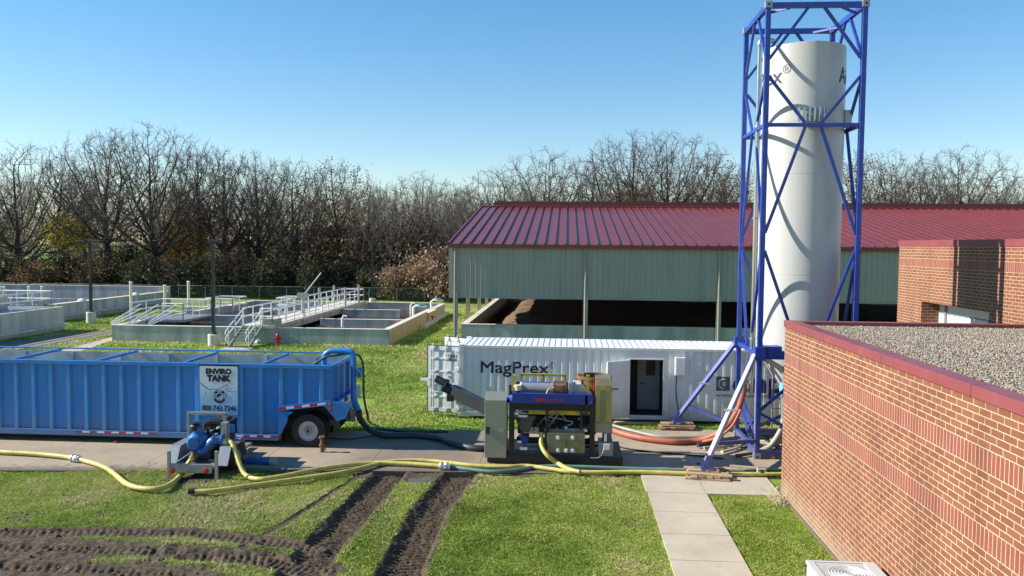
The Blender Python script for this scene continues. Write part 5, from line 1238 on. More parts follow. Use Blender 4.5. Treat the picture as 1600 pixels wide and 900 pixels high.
# red hose up to the tower
hose('red_hose', 'thick red hose rising from the driveway into the blue tower', gp([(950, 669), (965, 675), (1000, 684), (1050, 690), (1085, 689)], .10)+[tuple(AY(1115, 681, 24.6)), tuple(AY(1137, 664, 24.4)), tuple(AY(1153, 640, 24.3)), tuple(AY(1161, 615, 24.3)), tuple(AY(1163, 598, 24.3))], .095, 'hose_r')
hose('red_hose', 'second red hose just behind the thick one, reaching the sludge press', gp([(955, 673), (990, 682), (1040, 690), (1085, 690)], .05)+[tuple(AY(1115, 686, 24.3)), tuple(AY(1142, 668, 24.2)), tuple(AY(1158, 640, 24.2))], .045, 'hose_r')
hose('grey_hose', 'pale grey hose running behind the red hose', gp([(955, 664), (985, 672), (1030, 682), (1080, 683), (1130, 682)], .06), .05, 'hose_w')
hose('black_cable', 'black cable crossing the shaded driveway to the tower', gp([(950, 690), (975, 700), (1030, 707), (1090, 712), (1130, 717)], .02), .022, 'rubber')
hose('black_cable', 'second thinner black cable on the driveway before the tower', gp([(1090, 724), (1140, 735), (1185, 742), (1222, 746)], .015), .015, 'rubber')
hl = [('grey hose looping on the ground inside the tower base', [(1100, 700), (1135, 697), (1160, 688), (1190, 692), (1240, 700)], .055, 'hose_w'), ('pale hose end curled at the left of the tower base', [(1128, 706), (1150, 700), (1170, 690), (1195, 690)], .05, 'cream'),
 ('black hose in the tower base nearest the container', [(1110, 690), (1160, 683), (1200, 680), (1240, 680)], .06, 'hose_k'), ('black hose crossing the middle of the tower base', [(1090, 696), (1140, 688), (1190, 684), (1240, 690)], .065, 'hose_k'),
 ('dark hose behind the blue base beam', [(1150, 712), (1190, 707), (1230, 706)], .05, 'hose_k'), ('grey hose by the right blue base beam', [(1180, 700), (1195, 706), (1215, 712), (1240, 713)], .06, 'hose_w'),
 ('thin black cable tangled inside the tower base', [(1178, 690), (1190, 700), (1205, 694), (1195, 688), (1186, 698), (1204, 704), (1215, 698)], .02, 'rubber')]
for lab, pp, r, mt in hl: hose('hose' if 'cable' not in lab else 'black_cable', lab, gp(pp, r+.02), r, mt, 'hoses and cables around the tower base', seg=8)
hose('dark_green_hose', 'dark green hose end lying on the yellow hose by the brick corner', gp([(1187, 737), (1200, 735), (1250, 735)], .14), .045, 'hose_dg')
q = G(1190, 737, .15); tag(MB().box(q.x-.12, q.y-.08, .08, q.x+.12, q.y+.08, .24).build('hose_fitting', M['siding'], None, bevel=.01), 'dark green fitting on the hose end by the brick corner', 'hose fitting')
# ------------------------------------------------------------------ tower
tx0, tx1, tya, tyb = 5.56, 8.21, 23.3, 26.05
t = thing('steel_tower', 'tall blue steel lattice tower frame on braced feet around the silo', 'tower', (6.9, 24.7, 0)); TW = t
zz = [.10, 3.08, 9.6, 13.0]
cs = [(tx0, tya), (tx1, tya), (tx1, tyb), (tx0, tyb)]
for (x_, y_) in cs: MB().box(x_-.068, y_-.068, .05, x_+.068, y_+.068, 12.99).build('post', M['tower_blue'], t, bevel=.008)
def faces():
    for i in range(4): yield Vector((*cs[i], 0)), Vector((*cs[(i+1) % 4], 0))
Zv = Vector((0, 0, 1))
for a, b in faces():
    d = (b-a).normalized(); a2 = a+d*.075; b2 = b-d*.075
    for z, w_, h_ in ((.2, .11, .18), (9.6, .09, .10), (12.92, .12, .15)): MB().beam(a2+Zv*z, b2+Zv*z, w_, h_).build('ring_beam', M['tower_blue'], t)
    hb = .24 if abs(d.x) > .5 else .12
    MB().beam(a2+Zv*3.05, b2+Zv*3.05, .12, hb).build('support_beam', M['tower_blue'], t)
    m_ = (a+b)/2
    mb = MB()
    for s_, pA in ((-1, a+d*.07), (1, b-d*.07)):
        for (z0, z1) in ((12.86, 11.45), (9.65, 10.95), (9.55, 6.55), (3.15, 6.05)):
            mb.beam(m_+d*s_*.22+Zv*z0, pA+Zv*z1, .07, .08)
    mb.build('bracing', M['tower_blue'], t)
# bottom bay: chevron
for (a, b) in faces():
    d = (b-a).normalized(); m_ = (a+b)/2; mb = MB(); mb.beam(a+d*.07+Zv*1.45, m_+d*.35+Zv*2.9, .08, .08); mb.beam(a+d*.07+Zv*1.35, m_+d*.75+Zv*.3, .08, .08); mb.build('bracing', M['tower_blue'], t)
mb = MB(); mb.beam((tx0+.06, tya, 1.45), (tx0+.3, tyb-.1, .25), .08); mb.beam((tx0+.06, tyb, 1.6), (tx0+.2, tya+.7, .25), .08)
mb.build('bracing', M['tower_blue'], t)
for (x_, y_) in cs:
    for z_ in (.0, 12.84):
        cc_ = MB().box(x_-.10, y_-.10, z_, x_+.10, y_+.10, z_+.19).build('corner_casting', M['galv'], t, bevel=.01)
        MB().cyl((x_, y_-.104, z_+.095), (x_, y_-.101, z_+.095), .035, 12).build('casting_hole', M['black'], cc_)
MB().box(tx0+.08, tya-.06, 3.17, tx0+.62, tya+.35, 3.30).build('bracket', M['tower_blue'], t); MB().box(tx0-.14, tya-.12, 2.9, tx0+.14, tya+.1, 3.28).build('bracket', M['tower_blue'], t); MB().box(tx0-.14, tyb-.1, 2.9, tx0+.14, tyb+.12, 3.28).build('bracket', M['tower_blue'], t)
mb = MB()
for k in range(7):
    for (xx_, yy_) in ((tx0+.9+k*.22, tya-.075),): mb.cyl((xx_, yy_, 3.05), (xx_, yy_+.02, 3.05), .018, 6)
mb.build('bolts', M['galv'], t)
# diagonal corner ties at top
for (x_, y_), (sx_, sy_) in zip(cs, ((1, 1), (-1, 1), (-1, -1), (1, -1))): MB().beam((x_+sx_*.6, y_+sy_*.04, 12.86), (x_+sx_*.04, y_+sy_*.6, 12.86), .06).build('corner_tie', M['tower_blue'], t)
# outriggers
F1 = Vector((3.80, 21.35, 0)); F2 = Vector((3.80, 26.95, 0))
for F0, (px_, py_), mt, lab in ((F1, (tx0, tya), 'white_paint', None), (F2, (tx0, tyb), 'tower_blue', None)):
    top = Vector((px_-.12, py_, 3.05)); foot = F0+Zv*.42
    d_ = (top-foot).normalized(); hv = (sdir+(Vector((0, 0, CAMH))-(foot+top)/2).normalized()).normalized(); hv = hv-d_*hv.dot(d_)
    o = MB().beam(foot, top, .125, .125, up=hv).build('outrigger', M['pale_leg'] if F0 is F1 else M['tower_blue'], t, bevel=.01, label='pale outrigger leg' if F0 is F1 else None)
    mb = MB(); k_ = foot.lerp(top, .16); mb.beam(k_, Vector((px_, py_, .55 if F0 is F1 else .35)), .10); mb.build('strut', M['tower_blue'], t)
    mb = MB(); f_ = F0+Zv*.26
    for s_ in (-.09, .09):
        mb.prism([(f_.x-.16, .26), (f_.x+.16, .26), (f_.x+.13, .62), (f_.x-.02, .62)], 'y', f_.y+s_-.012, f_.y+s_+.012)
    mb.box(f_.x-.18, f_.y-.16, .235, f_.x+.18, f_.y+.16, .262); mb.cyl((f_.x, f_.y-.14, .45), (f_.x, f_.y+.14, .45), .03, 8)
    o = mb.build('foot', M['tower_blue'], t)
    MB().lathe((f_.x, f_.y, .215), [(.14, 0), (.18, 0), (.15, .03), (.06, .04)], 16).build('foot_pad', M['siding_tan'], o)
    k_ = foot.lerp(top, .47); mb = MB(); mb.beam(k_+Vector((-.18, -.09, 0)), k_+Vector((.2, -.09, .0)), .03, .05); mb.build('clip', M['tape_w'], t)
# plank cribbing
def planks(name, lab, F0, stacks, mts):
    t_ = thing(name, lab, 'cribbing', (F0.x, F0.y, 0)); rg = random.Random(len(lab))
    for i_, (dx, dy, L, W_, z, ang) in enumerate(stacks):
        d = Vector((math.cos(ang), math.sin(ang), 0)); c_ = Vector((F0.x+dx, F0.y+dy, z)); MB().beam(c_-d*L/2, c_+d*L/2, W_, .04).build('plank', M[mts[i_ % len(mts)]], t_, bevel=.004)
ps = []
for k in range(4): ps.append((-.05+(k % 2)*.05, -.38+k*.2, 1.15, .17, .07, -.12))
for k in range(5): ps.append((-.35+k*.2, 0, .9, .17, .115, 1.45))
for k in range(4): ps.append((.0, -.28+k*.19, 1.2-(k % 2)*.1, .17, .16, -.18+k*.03))
ps.append((-.1, -.05, .8, .2, .2, -.1)); ps.append((.1, .15, .8, .2, .2, -.15))
planks('plank_stack', 'pale plank stack under the white lit tower foot at the sidewalk', F1, ps, ['wood', 'wood', 'wood_old'])
ps2 = [(0, -.3+k*.19, 1.25, .17, .07, .02) for k in range(4)]+[(-.4+k*.2, 0, .8, .17, .115, 1.57) for k in range(5)]+[(0, -.25+k*.19, 1.1, .17, .16, -.03) for k in range(4)]+[(0, 0, .6, .3, .2, 0)]
planks('plank_stack', 'brown plank stack under the tower foot nearest the container', F2, ps2, ['wood_old', 'wood_old', 'wood'])
q = G(1165, 738); planks('plank_stack', 'loose orange brown plank lying by the tower base corner', Vector((q.x, q.y, 0)), [(0, 0, 1.2, .22, .07, -.15), (.1, .1, 1.0, .16, .11, -.2)], ['wood'])
q = G(1010, 664); planks('plank_stack', 'flat board on the grass below the container doorway', Vector((q.x, q.y, 0)), [(0, 0, 2.2, .3, .06, .0)], ['wood'])
# ------------------------------------------------------------------ silo
sc = Vector((6.97, 24.68, 0)); SR = 1.175
t = thing('silo', 'white cylindrical silo with conical bottom standing inside the blue tower', 'silo', (sc.x, sc.y, 3))
MB().lathe((sc.x, sc.y, 0), [(.16, 1.35), (.22, 1.5), (SR-.02, 3.05), (SR-.01, 3.12)], 64, caps=False).build('cone', M['silo_white'], t, smooth=True)
prof = [(SR, 3.1)]
for z in (5.33, 8.25, 9.75): prof += [(SR, z-.012), (SR-.006, z-.006), (SR-.006, z+.006), (SR, z+.012)]
prof += [(SR, 11.98), (SR-.05, 12.0), (SR-.05, 11.9), (.02, 11.95)]
MB().lathe((sc.x, sc.y, 0), prof, 96, caps=False).build('shell', M['silo_white'], t, smooth=True)
phc = math.atan2(-sc.y, -sc.x)
def smap(a0, z0, d=.006): return lambda x, y: (sc.x+(SR+d)*math.cos(phc+a0+x/SR), sc.y+(SR+d)*math.sin(phc+a0+x/SR), z0+y)
cuts = [i*.08 for i in range(-30, 31)]
for a0 in (R_(-79), R_(104)):
    text_obj('lettering', 'AirPrex', .64, smap(a0, 11.08), M['ink'], t, .006, cuts)
    text_obj('lettering', '®', .34, smap(a0+.98, 11.24), M['ink_grey'], t, 0, cuts)
mb = MB()
for k in range(6):
    a = phc+R_(-4)+k*.11; p = Vector((sc.x+(SR+.10)*math.cos(a), sc.y+(SR+.10)*math.sin(a), 0)); mb.cyl(p+Zv*9.72, p+Zv*10.12, .035, 8)
mb.build('nozzles', M['steel'], t, smooth=True)
a = phc+R_(83); p = Vector((sc.x+(SR+.05)*math.cos(a), sc.y+(SR+.05)*math.sin(a), 0)); MB().box(p.x-.08, p.y-.1, 9.65, p.x+.12, p.y+.1, 10.15).build('side_bracket', M['silo_white'], t)
mb = MB(); mb.tube([(sc.x, sc.y, 1.4), (sc.x, sc.y, .9), (sc.x-.1, sc.y-.2, .45), (sc.x-.8, sc.y-.5, .3)], .11, 12); mb.build('outlet_pipe', M['siding_tan'], t, smooth=True)
mb = MB(); mb.lathe((sc.x-.55, sc.y-.9, 1.95), [(.05, -.08), (.2, -.08), (.2, .08), (.05, .08)], 16, 'x'); mb.cyl((sc.x-.55, sc.y-.9, 2.8), (sc.x-.55, sc.y-.9, 1.0), .075, 10); mb.build('drop_pipe', M['hood'], t)
MB().lathe((sc.x-.62, sc.y-1.0, 2.0), [(.1, -.05), (.19, -.05), (.19, .05), (.1, .05)], 14, 'x').build('valve', M['sky_blue'], t)
mb = MB(); mb.tube(smoothpath([(sc.x-.55, sc.y-.9, 1.1), (sc.x-.62, sc.y-.95, .8), (sc.x-.9, sc.y-1.0, .35), (sc.x-1.2, sc.y-1.0, .15)]), .085, 10); mb.build('flexible_hose', M['siding_tan'], t, smooth=True)
# cage ladder behind
t = thing('access_ladder', 'grey rung ladder rising behind the tower at the brick corner', 'ladder', (7.3, 26.3, 0))
mb = MB(); 
for x_ in (6.75, 7.9): mb.cyl((x_, 26.4, .2), (x_, 26.4, 2.75), .025, 6)
mb.build('rail', M['galv'], t)
for k in range(7): MB().cyl((6.75, 26.4, .55+k*.33), (7.9, 26.4, .55+k*.33), .016, 6).build('rung', M['galv'], t)
# steel pipes
for px_, dy_, ztop, lab in ((1188, 0, 11.95, 'taller polished steel vent pipe with bent top beside the silo'), (1199, .25, 11.55, 'shorter polished steel pipe between the tall pipe and the silo')):
    q = AY(px_, 100, 24.3+dy_); x_ = q.x-.03; y_ = 24.3+dy_
    t_ = thing('steel_pipe', lab, 'pipe', (x_, y_, 1.6))
    MB().cyl((x_, y_, 1.75), (x_, y_, ztop), .065, 12).build('riser', M['steel'], t_, smooth=True)
    MB().tube(smoothpath([(x_, y_, ztop), (x_, y_, ztop+.18), (x_+.12, y_, ztop+.3), (x_+.42, y_+.05, ztop+.24)]), .065, 12).build('bend', M['steel'], t_, smooth=True)
    for z in (3.4, 7.0, 9.7): MB().lathe((x_, y_, z), [(.06, -.03), (.085, -.03), (.085, .03), (.06, .03)], 12, caps=False).build('clamp', M['galv'], t_)
t_ = thing('steel_pipe', 'tan lower pipe with funnel hanging under the silo platform', 'pipe', (6.2, 24.0, 0)); q = AY(1183, 600, 24.0)
MB().cyl((q.x+.0, 24.0, .6), (q.x, 24.0, 2.75), .06, 10).build('riser', M['siding_tan'], t_, smooth=True); MB().cyl((q.x, 24.0, 2.7), (q.x, 24.0, 2.95), .06, 12, .2).build('funnel', M['galv'], t_)
# ------------------------------------------------------------------ sludge press on a skid
t = thing('sludge_press', 'skid mounted sludge press with blue beam, yellow rails and black frame', 'machine', (-.3, 22.8, 0)); MC = t
Yf = 22.0
def A2(px, py, Y=Yf): return AY(px, py, Y)
def fb(x0, y0, x1, y1, Ya, Yb, name, mt, bevel=0, par=None, Yref=None):
    """box whose front face (at depth Ya) spans the given photo rectangle"""
    a = AY(x0, y1, Ya); b = AY(x1, y0, Ya); return MB().box(a.x, Ya, a.z, b.x, Yb, b.z).build(name, M[mt], par or t, bevel=bevel)
mb = MB(); 
for y in (Yf, 23.7): mb.box(-2.15, y, .06, 1.62, y+.12, .30)
for x in (-2.15, -.9, .3, 1.5): mb.box(x, Yf+.12, .06, x+.12, 23.7, .28)
mb.box(-2.1, Yf+.1, .27, 1.6, 23.75, .295); mb.build('skid', M['black'], t, bevel=.006)
# cabinet
a = A2(757, 714); b = A2(792, 624)
mb = MB(); mb.prism([(Yf-.05, a.z), (22.55, a.z), (22.55, b.z+.12), (22.45, b.z+.14), (Yf-.05, b.z-.02)], 'x', a.x, b.x); cab = mb.build('control_cabinet', M['diamond'], t, bevel=.012)
fb(759.5, 667, 764.5, 678, Yf-.075, Yf-.05, 'latch', 'black', par=cab); fb(781, 671, 787, 676, Yf-.06, Yf-.05, 'lock', 'siding', par=cab)
for px in (761, 789): MB().box(A2(px, 720).x-.06, Yf+.0, .295, A2(px, 720).x+.06, Yf+.4, a.z).build('leg', M['galv'], t)
# frames
for (x0, x1, Ya) in ((795, 803, 22.02), (921, 929, 22.02), (795, 800, 23.6), (921, 926, 23.6)):
    a = AY(x0, 700, Ya); b = AY(x1, 700, Ya); MB().box(a.x, Ya, .3, b.x, Ya+.14, 1.78).build('upright', M['black'], t)
for (x0, x1, y0, y1, Ya) in ((852, 857, 624, 712, 21.98), (906, 911, 626, 672, 21.98), (914, 918, 618, 650, 21.95)):
    a = AY(x0, y1, Ya); b = AY(x1, y0, Ya); MB().box(a.x, Ya, a.z, b.x, Ya+.08, b.z).build('upright', M['black'], t)
fb(797, 632, 928, 640, 22.03, 22.13, 'cross_rail', 'black'); fb(797, 632, 928, 639, 23.6, 23.7, 'cross_rail', 'black'); fb(800, 650, 928, 655, 22.6, 22.7, 'cross_rail', 'black')
# blue beams
a = A2(800, 630, 21.95); b = A2(926, 617, 21.95)
be = MB().box(a.x, 21.95, a.z, b.x, 22.08, b.z).build('blue_beam', M['press_blue'], t, bevel=.008)
MB().box(a.x, 23.5, a.z, b.x, 23.62, b.z+.05).build('blue_beam', M['press_blue'], t, bevel=.008)
MB().box(a.x+.1, 22.5, b.z+.02, a.x+1.0, 22.6, b.z+.14).build('blue_beam', M['press_blue'], t, bevel=.008)
mb = MB(); mb.beam((a.x+.05, 22.0, (a.z+b.z)/2), (a.x-.22, 22.3, a.z+.02), .1, .2); mb.beam((b.x-.05, 22.0, (a.z+b.z)/2+.02), (b.x+.2, 22.3, a.z+.02), .1, .2); mb.build('beam_end', M['press_blue'], t)
tx_ = AY(858, 625.5, 21.945); text_obj('lettering', 'BDP', .13, lambda x, y: (tx_.x-.26+x, 21.944, tx_.z+y), M['red'], be, .008); text_obj('lettering', 'INDUSTRIES', .10, lambda x, y: (tx_.x+.14+x, 21.944, tx_.z+y), M['red'], be, .002)
# rollers seen in the gap
for k, (x0, x1, mt) in enumerate(((826, 848, 'tape_w'), (851, 872, 'tape_w'), (882, 902, 'brassy'), (903, 912, 'tape_w'))):
    a = AY(x0, 632, 22.4); b = AY(x1, 632, 22.4); MB().cyl((a.x, 22.4, a.z+.02), (b.x, 22.4, a.z+.02), .05, 12).build('roller', M[mt], t, smooth=True)
for (z, y, r_) in ((1.55, 22.9, .16), (1.2, 22.6, .12), (1.2, 23.2, .12), (.85, 22.9, .16), (1.45, 23.35, .1), (.6, 22.5, .09)):
    MB().cyl((-1.35, y, z), (.72, y, z), r_, 16).build('roller', M['rubber' if r_ < .15 else 'conv'], t, smooth=True)
a = AY(826, 647, 22.2); b = AY(908, 639, 22.2); MB().prism([(22.2, a.z), (22.9, a.z+.0), (22.9, b.z), (22.2, b.z)], 'x', a.x, b.x).build('drip_tray', M['yellow'], t)
# grey drum hood on top, motor, gearbox
a = AY(815, 607, 22.6); b = AY(862, 607, 22.6); dz = a.z
MB().cyl((a.x, 22.6, dz+.0), (b.x+.1, 22.6, dz+.0), .175, 20).build('drum', M['hood'], t, smooth=True)
mb = MB(); a2 = AY(815, 600, 22.6); mb.box(a.x-.05, 22.35, a2.z-.32, a.x, 22.85, a2.z+.02); mb.build('drum_end', M['tape_w'], t)
a = AY(862, 606, 22.3); b = AY(886, 606, 22.3); mb = MB(); mb.lathe((a.x, 22.3, a.z), [(.05, 0), (.17, .0), (.185, .03), (.185, b.x-a.x-.04), (.16, b.x-a.x), (.04, b.x-a.x)], 20, 'x')
for k in range(12):
    an = k*math.pi/6; mb.beam((a.x+.05, 22.3+.19*math.cos(an), a.z+.19*math.sin(an)), (b.x-.06, 22.3+.19*math.cos(an), a.z+.19*math.sin(an)), .012, .03)
mb.box(a.x+.05, 22.15, a.z-.26, b.x-.05, 22.45, a.z-.14); mb.box((a.x+b.x)/2-.08, 22.05, a.z-.05, (a.x+b.x)/2+.10, 22.15, a.z+.10); mb.build('motor', M['motor_brown'], t)
q = AY(866, 606, 22.12); MB().tube(smoothpath([(q.x, q.y, q.z), tuple(AY(857, 608, 22.05)), tuple(AY(853, 617, 22.0))]), .014, 6).build('cable', M['tape_w'], t)
a = AY(888, 597, 22.2); b = AY(895, 617, 22.2); MB().box(a.x, 22.1, b.z, b.x, 22.6, a.z).build('gearbox', M['hood'], t, bevel=.02)
a = AY(896, 617, 22.25); p1 = AY(896, 600, 22.25); p2 = AY(908, 600, 22.25); p3 = AY(924, 617, 22.25)
MB().prism([(a.x, a.z), (p3.x, a.z), (p3.x, a.z+.04), (p2.x, p2.z), (p1.x, p1.z)], 'y', 22.25, 22.9).build('guard_hood', M['ac_blue'] if 'ac_blue' in M else M['tank_in'], t, bevel=.01)
q = AY(809, 605, 22.15); MB().cyl((q.x, 22.15, q.z-.08), (q.x, 22.15, q.z+.06), .11, 14).build('filter_bowl', M['cream'], t, smooth=True); MB().cyl((q.x, 22.15, q.z-.25), (q.x, 22.15, q.z-.081), .09, 14).build('filter_base', M['black'], t, smooth=True)
q = AY(797, 607, 22.1); MB().cyl((q.x, 22.1, q.z-.2), (q.x, 22.1, q.z+.1), .04, 8).build('lever', M['black'], t)
# yellow rails
def rail(pts, name='guard_rail', r=.035):
    mb = MB()
    for p_, q_ in zip(pts[:-1], pts[1:]): mb.beam(p_, q_, r*2)
    mb.build(name, M['yellow'], t)
a = AY(815, 600, 23.3); b = AY(883, 600, 23.3); zt_ = AY(815, 585, 23.3).z
rail([(a.x, 23.3, a.z-.4), (a.x, 23.3, zt_)]); rail([(b.x, 23.3, a.z-.4), (b.x, 23.3, zt_)]); rail([(a.x-.03, 23.3, zt_), (b.x+.03, 23.3, zt_)]); m_ = (a.x+b.x)/2; rail([(m_, 23.3, a.z-.4), (m_, 23.3, zt_)])
for px, py, Y in ((804, 586, 22.3), (910, 583, 22.8), (918.5, 586, 22.3)):
    q = AY(px, py, Y); rail([(q.x, Y, 1.9), (q.x, Y, q.z)], 'post', .045)
# right cabinet, drum
a = AY(930, 660, 22.05); b = AY(956, 603, 22.05); c = AY(956, 593, 22.05)
MB().prism([(22.05, a.z), (22.75, a.z), (22.75, c.z), (22.25, c.z), (22.05, b.z)], 'x', a.x, b.x).build('feed_cabinet', M['brassy'], t, bevel=.01)
fb(937, 610, 947, 658, 22.03, 22.05, 'cover_plate', 'olive'); 
q = AY(928, 588, 22.9); rr_ = .48; MB().lathe((q.x, 22.95, 0), [(rr_, 1.9), (rr_, q.z-.05), (rr_+.03, q.z-.05), (rr_+.03, q.z+.03), (rr_-.04, q.z+.03), (rr_-.04, 1.9)], 24, caps=False).build('feed_drum', M['rust'], t, smooth=True)
mb = MB()
for k in range(8): an = k*math.pi/4; mb.cyl((q.x+rr_*math.cos(an), 22.95+rr_*math.sin(an), 2.0), (q.x+(rr_+.02)*math.cos(an), 22.95+(rr_+.02)*math.sin(an), q.z), .02, 6)
mb.build('drum_bolts', M['red'], t)
fb(930, 661, 957, 676, 22.1, 22.7, 'lower_hopper', 'siding_tan'); 
a = AY(949, 668, 22.05); MB().cyl((a.x, 22.25, a.z), (a.x, 22.25, a.z-.42), .13, 14).build('motor', M['conv'], t, smooth=True)
fb(935, 692, 958, 715, 22.1, 22.7, 'pump_base', 'siding'); fb(943, 694, 953, 703, 21.98, 22.1, 'junction_box', 'tape_w', .008)
MB().tube(smoothpath([tuple(AY(944, 700, 22.0)), tuple(AY(940, 710, 22.0)), tuple(AY(934, 715, 22.0)), tuple(AY(922, 715, 22.0))]), .016, 6).build('cable', M['tape_w'], t)
fb(944, 678, 948, 690, 22.0, 22.06, 'gauge', 'tape_w'); q = AY(962, 608, 22.6); MB().beam((q.x-.15, 22.6, q.z), (q.x+.08, 22.6, q.z), .03).build('lever', M['black'], t)
# hydraulic panel
pn = fb(855, 678, 914, 707, 21.97, 22.35, 'hydraulic_panel', 'olive', .008)
for px, py in ((872, 684), (895, 684), (872, 704), (895, 704), (885, 704)):
    q = AY(px, py, 21.97); MB().lathe((q.x, 21.97, q.z), [(.055, 0), (.055, -.03), (.03, -.035), (.005, -.036)], 12, 'y').build('knob', M['tape_w'], pn)
mb = MB(); q = AY(885, 686, 21.96); mb.box(q.x-.006, 21.962, q.z-.25, q.x+.006, 21.969, q.z); mb.build('panel_seam', M['black'], pn)
fb(858, 672, 912, 677, 21.98, 22.3, 'panel_cover', 'conv'); 
for (x0, y0, x1, y1) in ((885, 671, 918, 674), (868, 670, 873, 676), (883, 667, 886, 673), (822, 711, 843, 715), (803, 645, 810, 651), (803, 649, 824, 651.5), (812, 699, 824, 703), (808, 689, 815, 692)):
    fb(x0, y0, x1, y1, 22.04, 22.1, 'fitting', 'tape_w')
# hopper
a = AY(803, 650, 22.3); b = AY(838, 650, 22.3); c = AY(826, 675, 22.3); d = AY(815, 675, 22.3)
MB().prism([(a.x, a.z), (b.x, b.z), (c.x, c.z), (d.x, d.z)], 'y', 22.3, 23.0).build('hopper', M['conv'], t)
q = AY(819, 687, 22.2); MB().cyl((q.x, 22.15, q.z), (q.x, 22.7, q.z), .13, 14).build('pump', M['press_blue'], t, smooth=True)
mb = MB(); q = AY(828, 671, 22.5); mb.box(q.x-.2, 22.45, q.z-.1, q.x+.25, 22.6, q.z+.08); mb.build('pipe_bundle', M['cream'], t)
rg = random.Random(3)
for k in range(10):
    x_ = rg.uniform(-1.3, .6); z_ = rg.uniform(.4, 1.4); MB().tube(smoothpath([(x_, 22.2, z_), (x_+rg.uniform(-.2, .3), 22.15, z_+rg.uniform(.1, .4)), (x_+rg.uniform(0, .5), 22.3, z_+rg.uniform(-.1, .5))]), .018, 6).build('hydraulic_line', M[rg.choice(['rubber', 'rubber', 'galv'])], t)
for k in range(26):
    x_ = rg.uniform(-1.4, .7); z_ = rg.uniform(.35, 1.5); y_ = rg.uniform(22.35, 23.4); L_ = rg.uniform(.1, .5); c_ = rg.random()
    if c_ < .5: o = MB().cyl((x_, y_, z_), (x_+L_*rg.choice((0, 1)), y_, z_+.05+L_*rg.choice((0, 1))), rg.uniform(.02, .05), 8).build('pipe', M[rg.choice(['black', 'conv', 'black', 'galv'])], t)
    else: o = MB().box(x_, y_, z_, x_+rg.uniform(.06, .25), y_+.15, z_+rg.uniform(.05, .2)).build('bracket', M[rg.choice(['black', 'conv', 'siding', 'black'])], t)
# inclined conveyor
a = AY(708, 611, 22.9); b = AY(768, 641, 22.7); d = (b-a).normalized()
cv = MB().beam(a, b, .32, .30, up=(0, -.2, 1)).build('conveyor', M['conv'], t, bevel=.01)
mb = MB(); mb.beam(a-d*.02+Vector((0, 0, .15)), b+Vector((0, 0, .15)), .36, .02); mb.build('conveyor_lid', M['conv'], cv)
mb = MB(); e = a-d*.05; mb.cyl(e, e-d*.16, .15, 14); mb.cyl(e-d*.16+Vector((0, 0, .05)), e-d*.24+Vector((0, 0, .05)), .2, 14); mb.cyl(e-d*.24+Vector((0, 0, .12)), e-d*.52+Vector((0, 0, .12)), .11, 12); mb.box(e.x-.12, 22.75, e.z-.3, e.x+.08, 23.0, e.z-.1); mb.build('conveyor_motor', M['black'], cv, smooth=True)
MB().prism([((a+d*.15).x-.1, a.z-.12), ((a+d*.15).x+.18, a.z-.25), ((a+d*.15).x+.15, a.z-.42), ((a+d*.15).x-.02, a.z-.35)], 'y', 22.75, 23.0).build('chute', M['hood'], cv)
# ------------------------------------------------------------------ pump trailer
t = thing('pump_trailer', 'small galvanised trailer carrying a blue pump and black engine', 'pump trailer', (-9.4, 20.9, 0)); Y0 = 19.85
x0, x1 = AY(268, 720, Y0).x, AY(331, 720, Y0).x
mb = MB(); mb.box(x0, Y0, .24, x1, 22.5, .32); mb.box(x0-.0, Y0-.03, .17, x1, Y0+.03, .40); mb.beam(((x0+x1)/2, 22.5, .28), ((x0+x1)/2, 23.0, .28), .1); mb.build('deck', M['galv'], t, bevel=.006)
for px in (268, 320.5):
    q = AY(px, 735.5, Y0-.03); MB().lathe((q.x+.02, Y0-.03, q.z), [(.075, 0), (.07, -.03), (.01, -.04)], 14, 'y').build('tail_light', M['red'], t, smooth=True)
for (xa, xb, xw) in ((x0-.28, x0, x0-.14), (x1, x1+.30, x1+.2)):
    mb = MB(); mb.prism([(20.1, .30), (20.35, .74), (21.2, .74), (21.45, .30), (21.40, .30), (21.17, .71), (20.38, .71), (20.15, .30)], 'x', xa, xb)
    if xa < x0: mb.prism([(20.1, .30), (20.35, .73), (21.2, .73), (21.45, .30)], 'x', xb-.02, xb)
    mb.build('fender', M['galv'], t)
    wheel(t, xw, 20.78, 1 if xa > x0 else -1, R=.34, wid=.2, rim='rim', ax='x')
for px, yb in ((264, Y0-.02), (338, Y0-.05)):
    q = AY(px, 705, yb); MB().box(q.x-.035, yb-.035, -.02 if px > 300 else .02, q.x+.035, yb+.035, q.z).build('support_leg', M['siding'] if px > 300 else M['galv'], t)
Yh = 21.0; a = AY(295, 647, Yh); b = AY(352, 647, Yh)
mb = MB(); mb.box(a.x-.04, Yh-.04, .32, a.x+.04, Yh+.04, a.z); mb.box(b.x-.06, Yh-.04, .32, b.x+.04, Yh+.04, b.z); mb.box(a.x-.04, Yh-.04, a.z, b.x+.04, Yh+.04, a.z+.07); mb.build('lifting_frame', M['galv'], t, bevel=.006)
fb(345, 661, 354, 690, 20.6, 20.8, 'control_panel', 'galv'); fb(354, 664, 366, 676, 20.9, 20.93, 'window_panel', 'tank_blue')
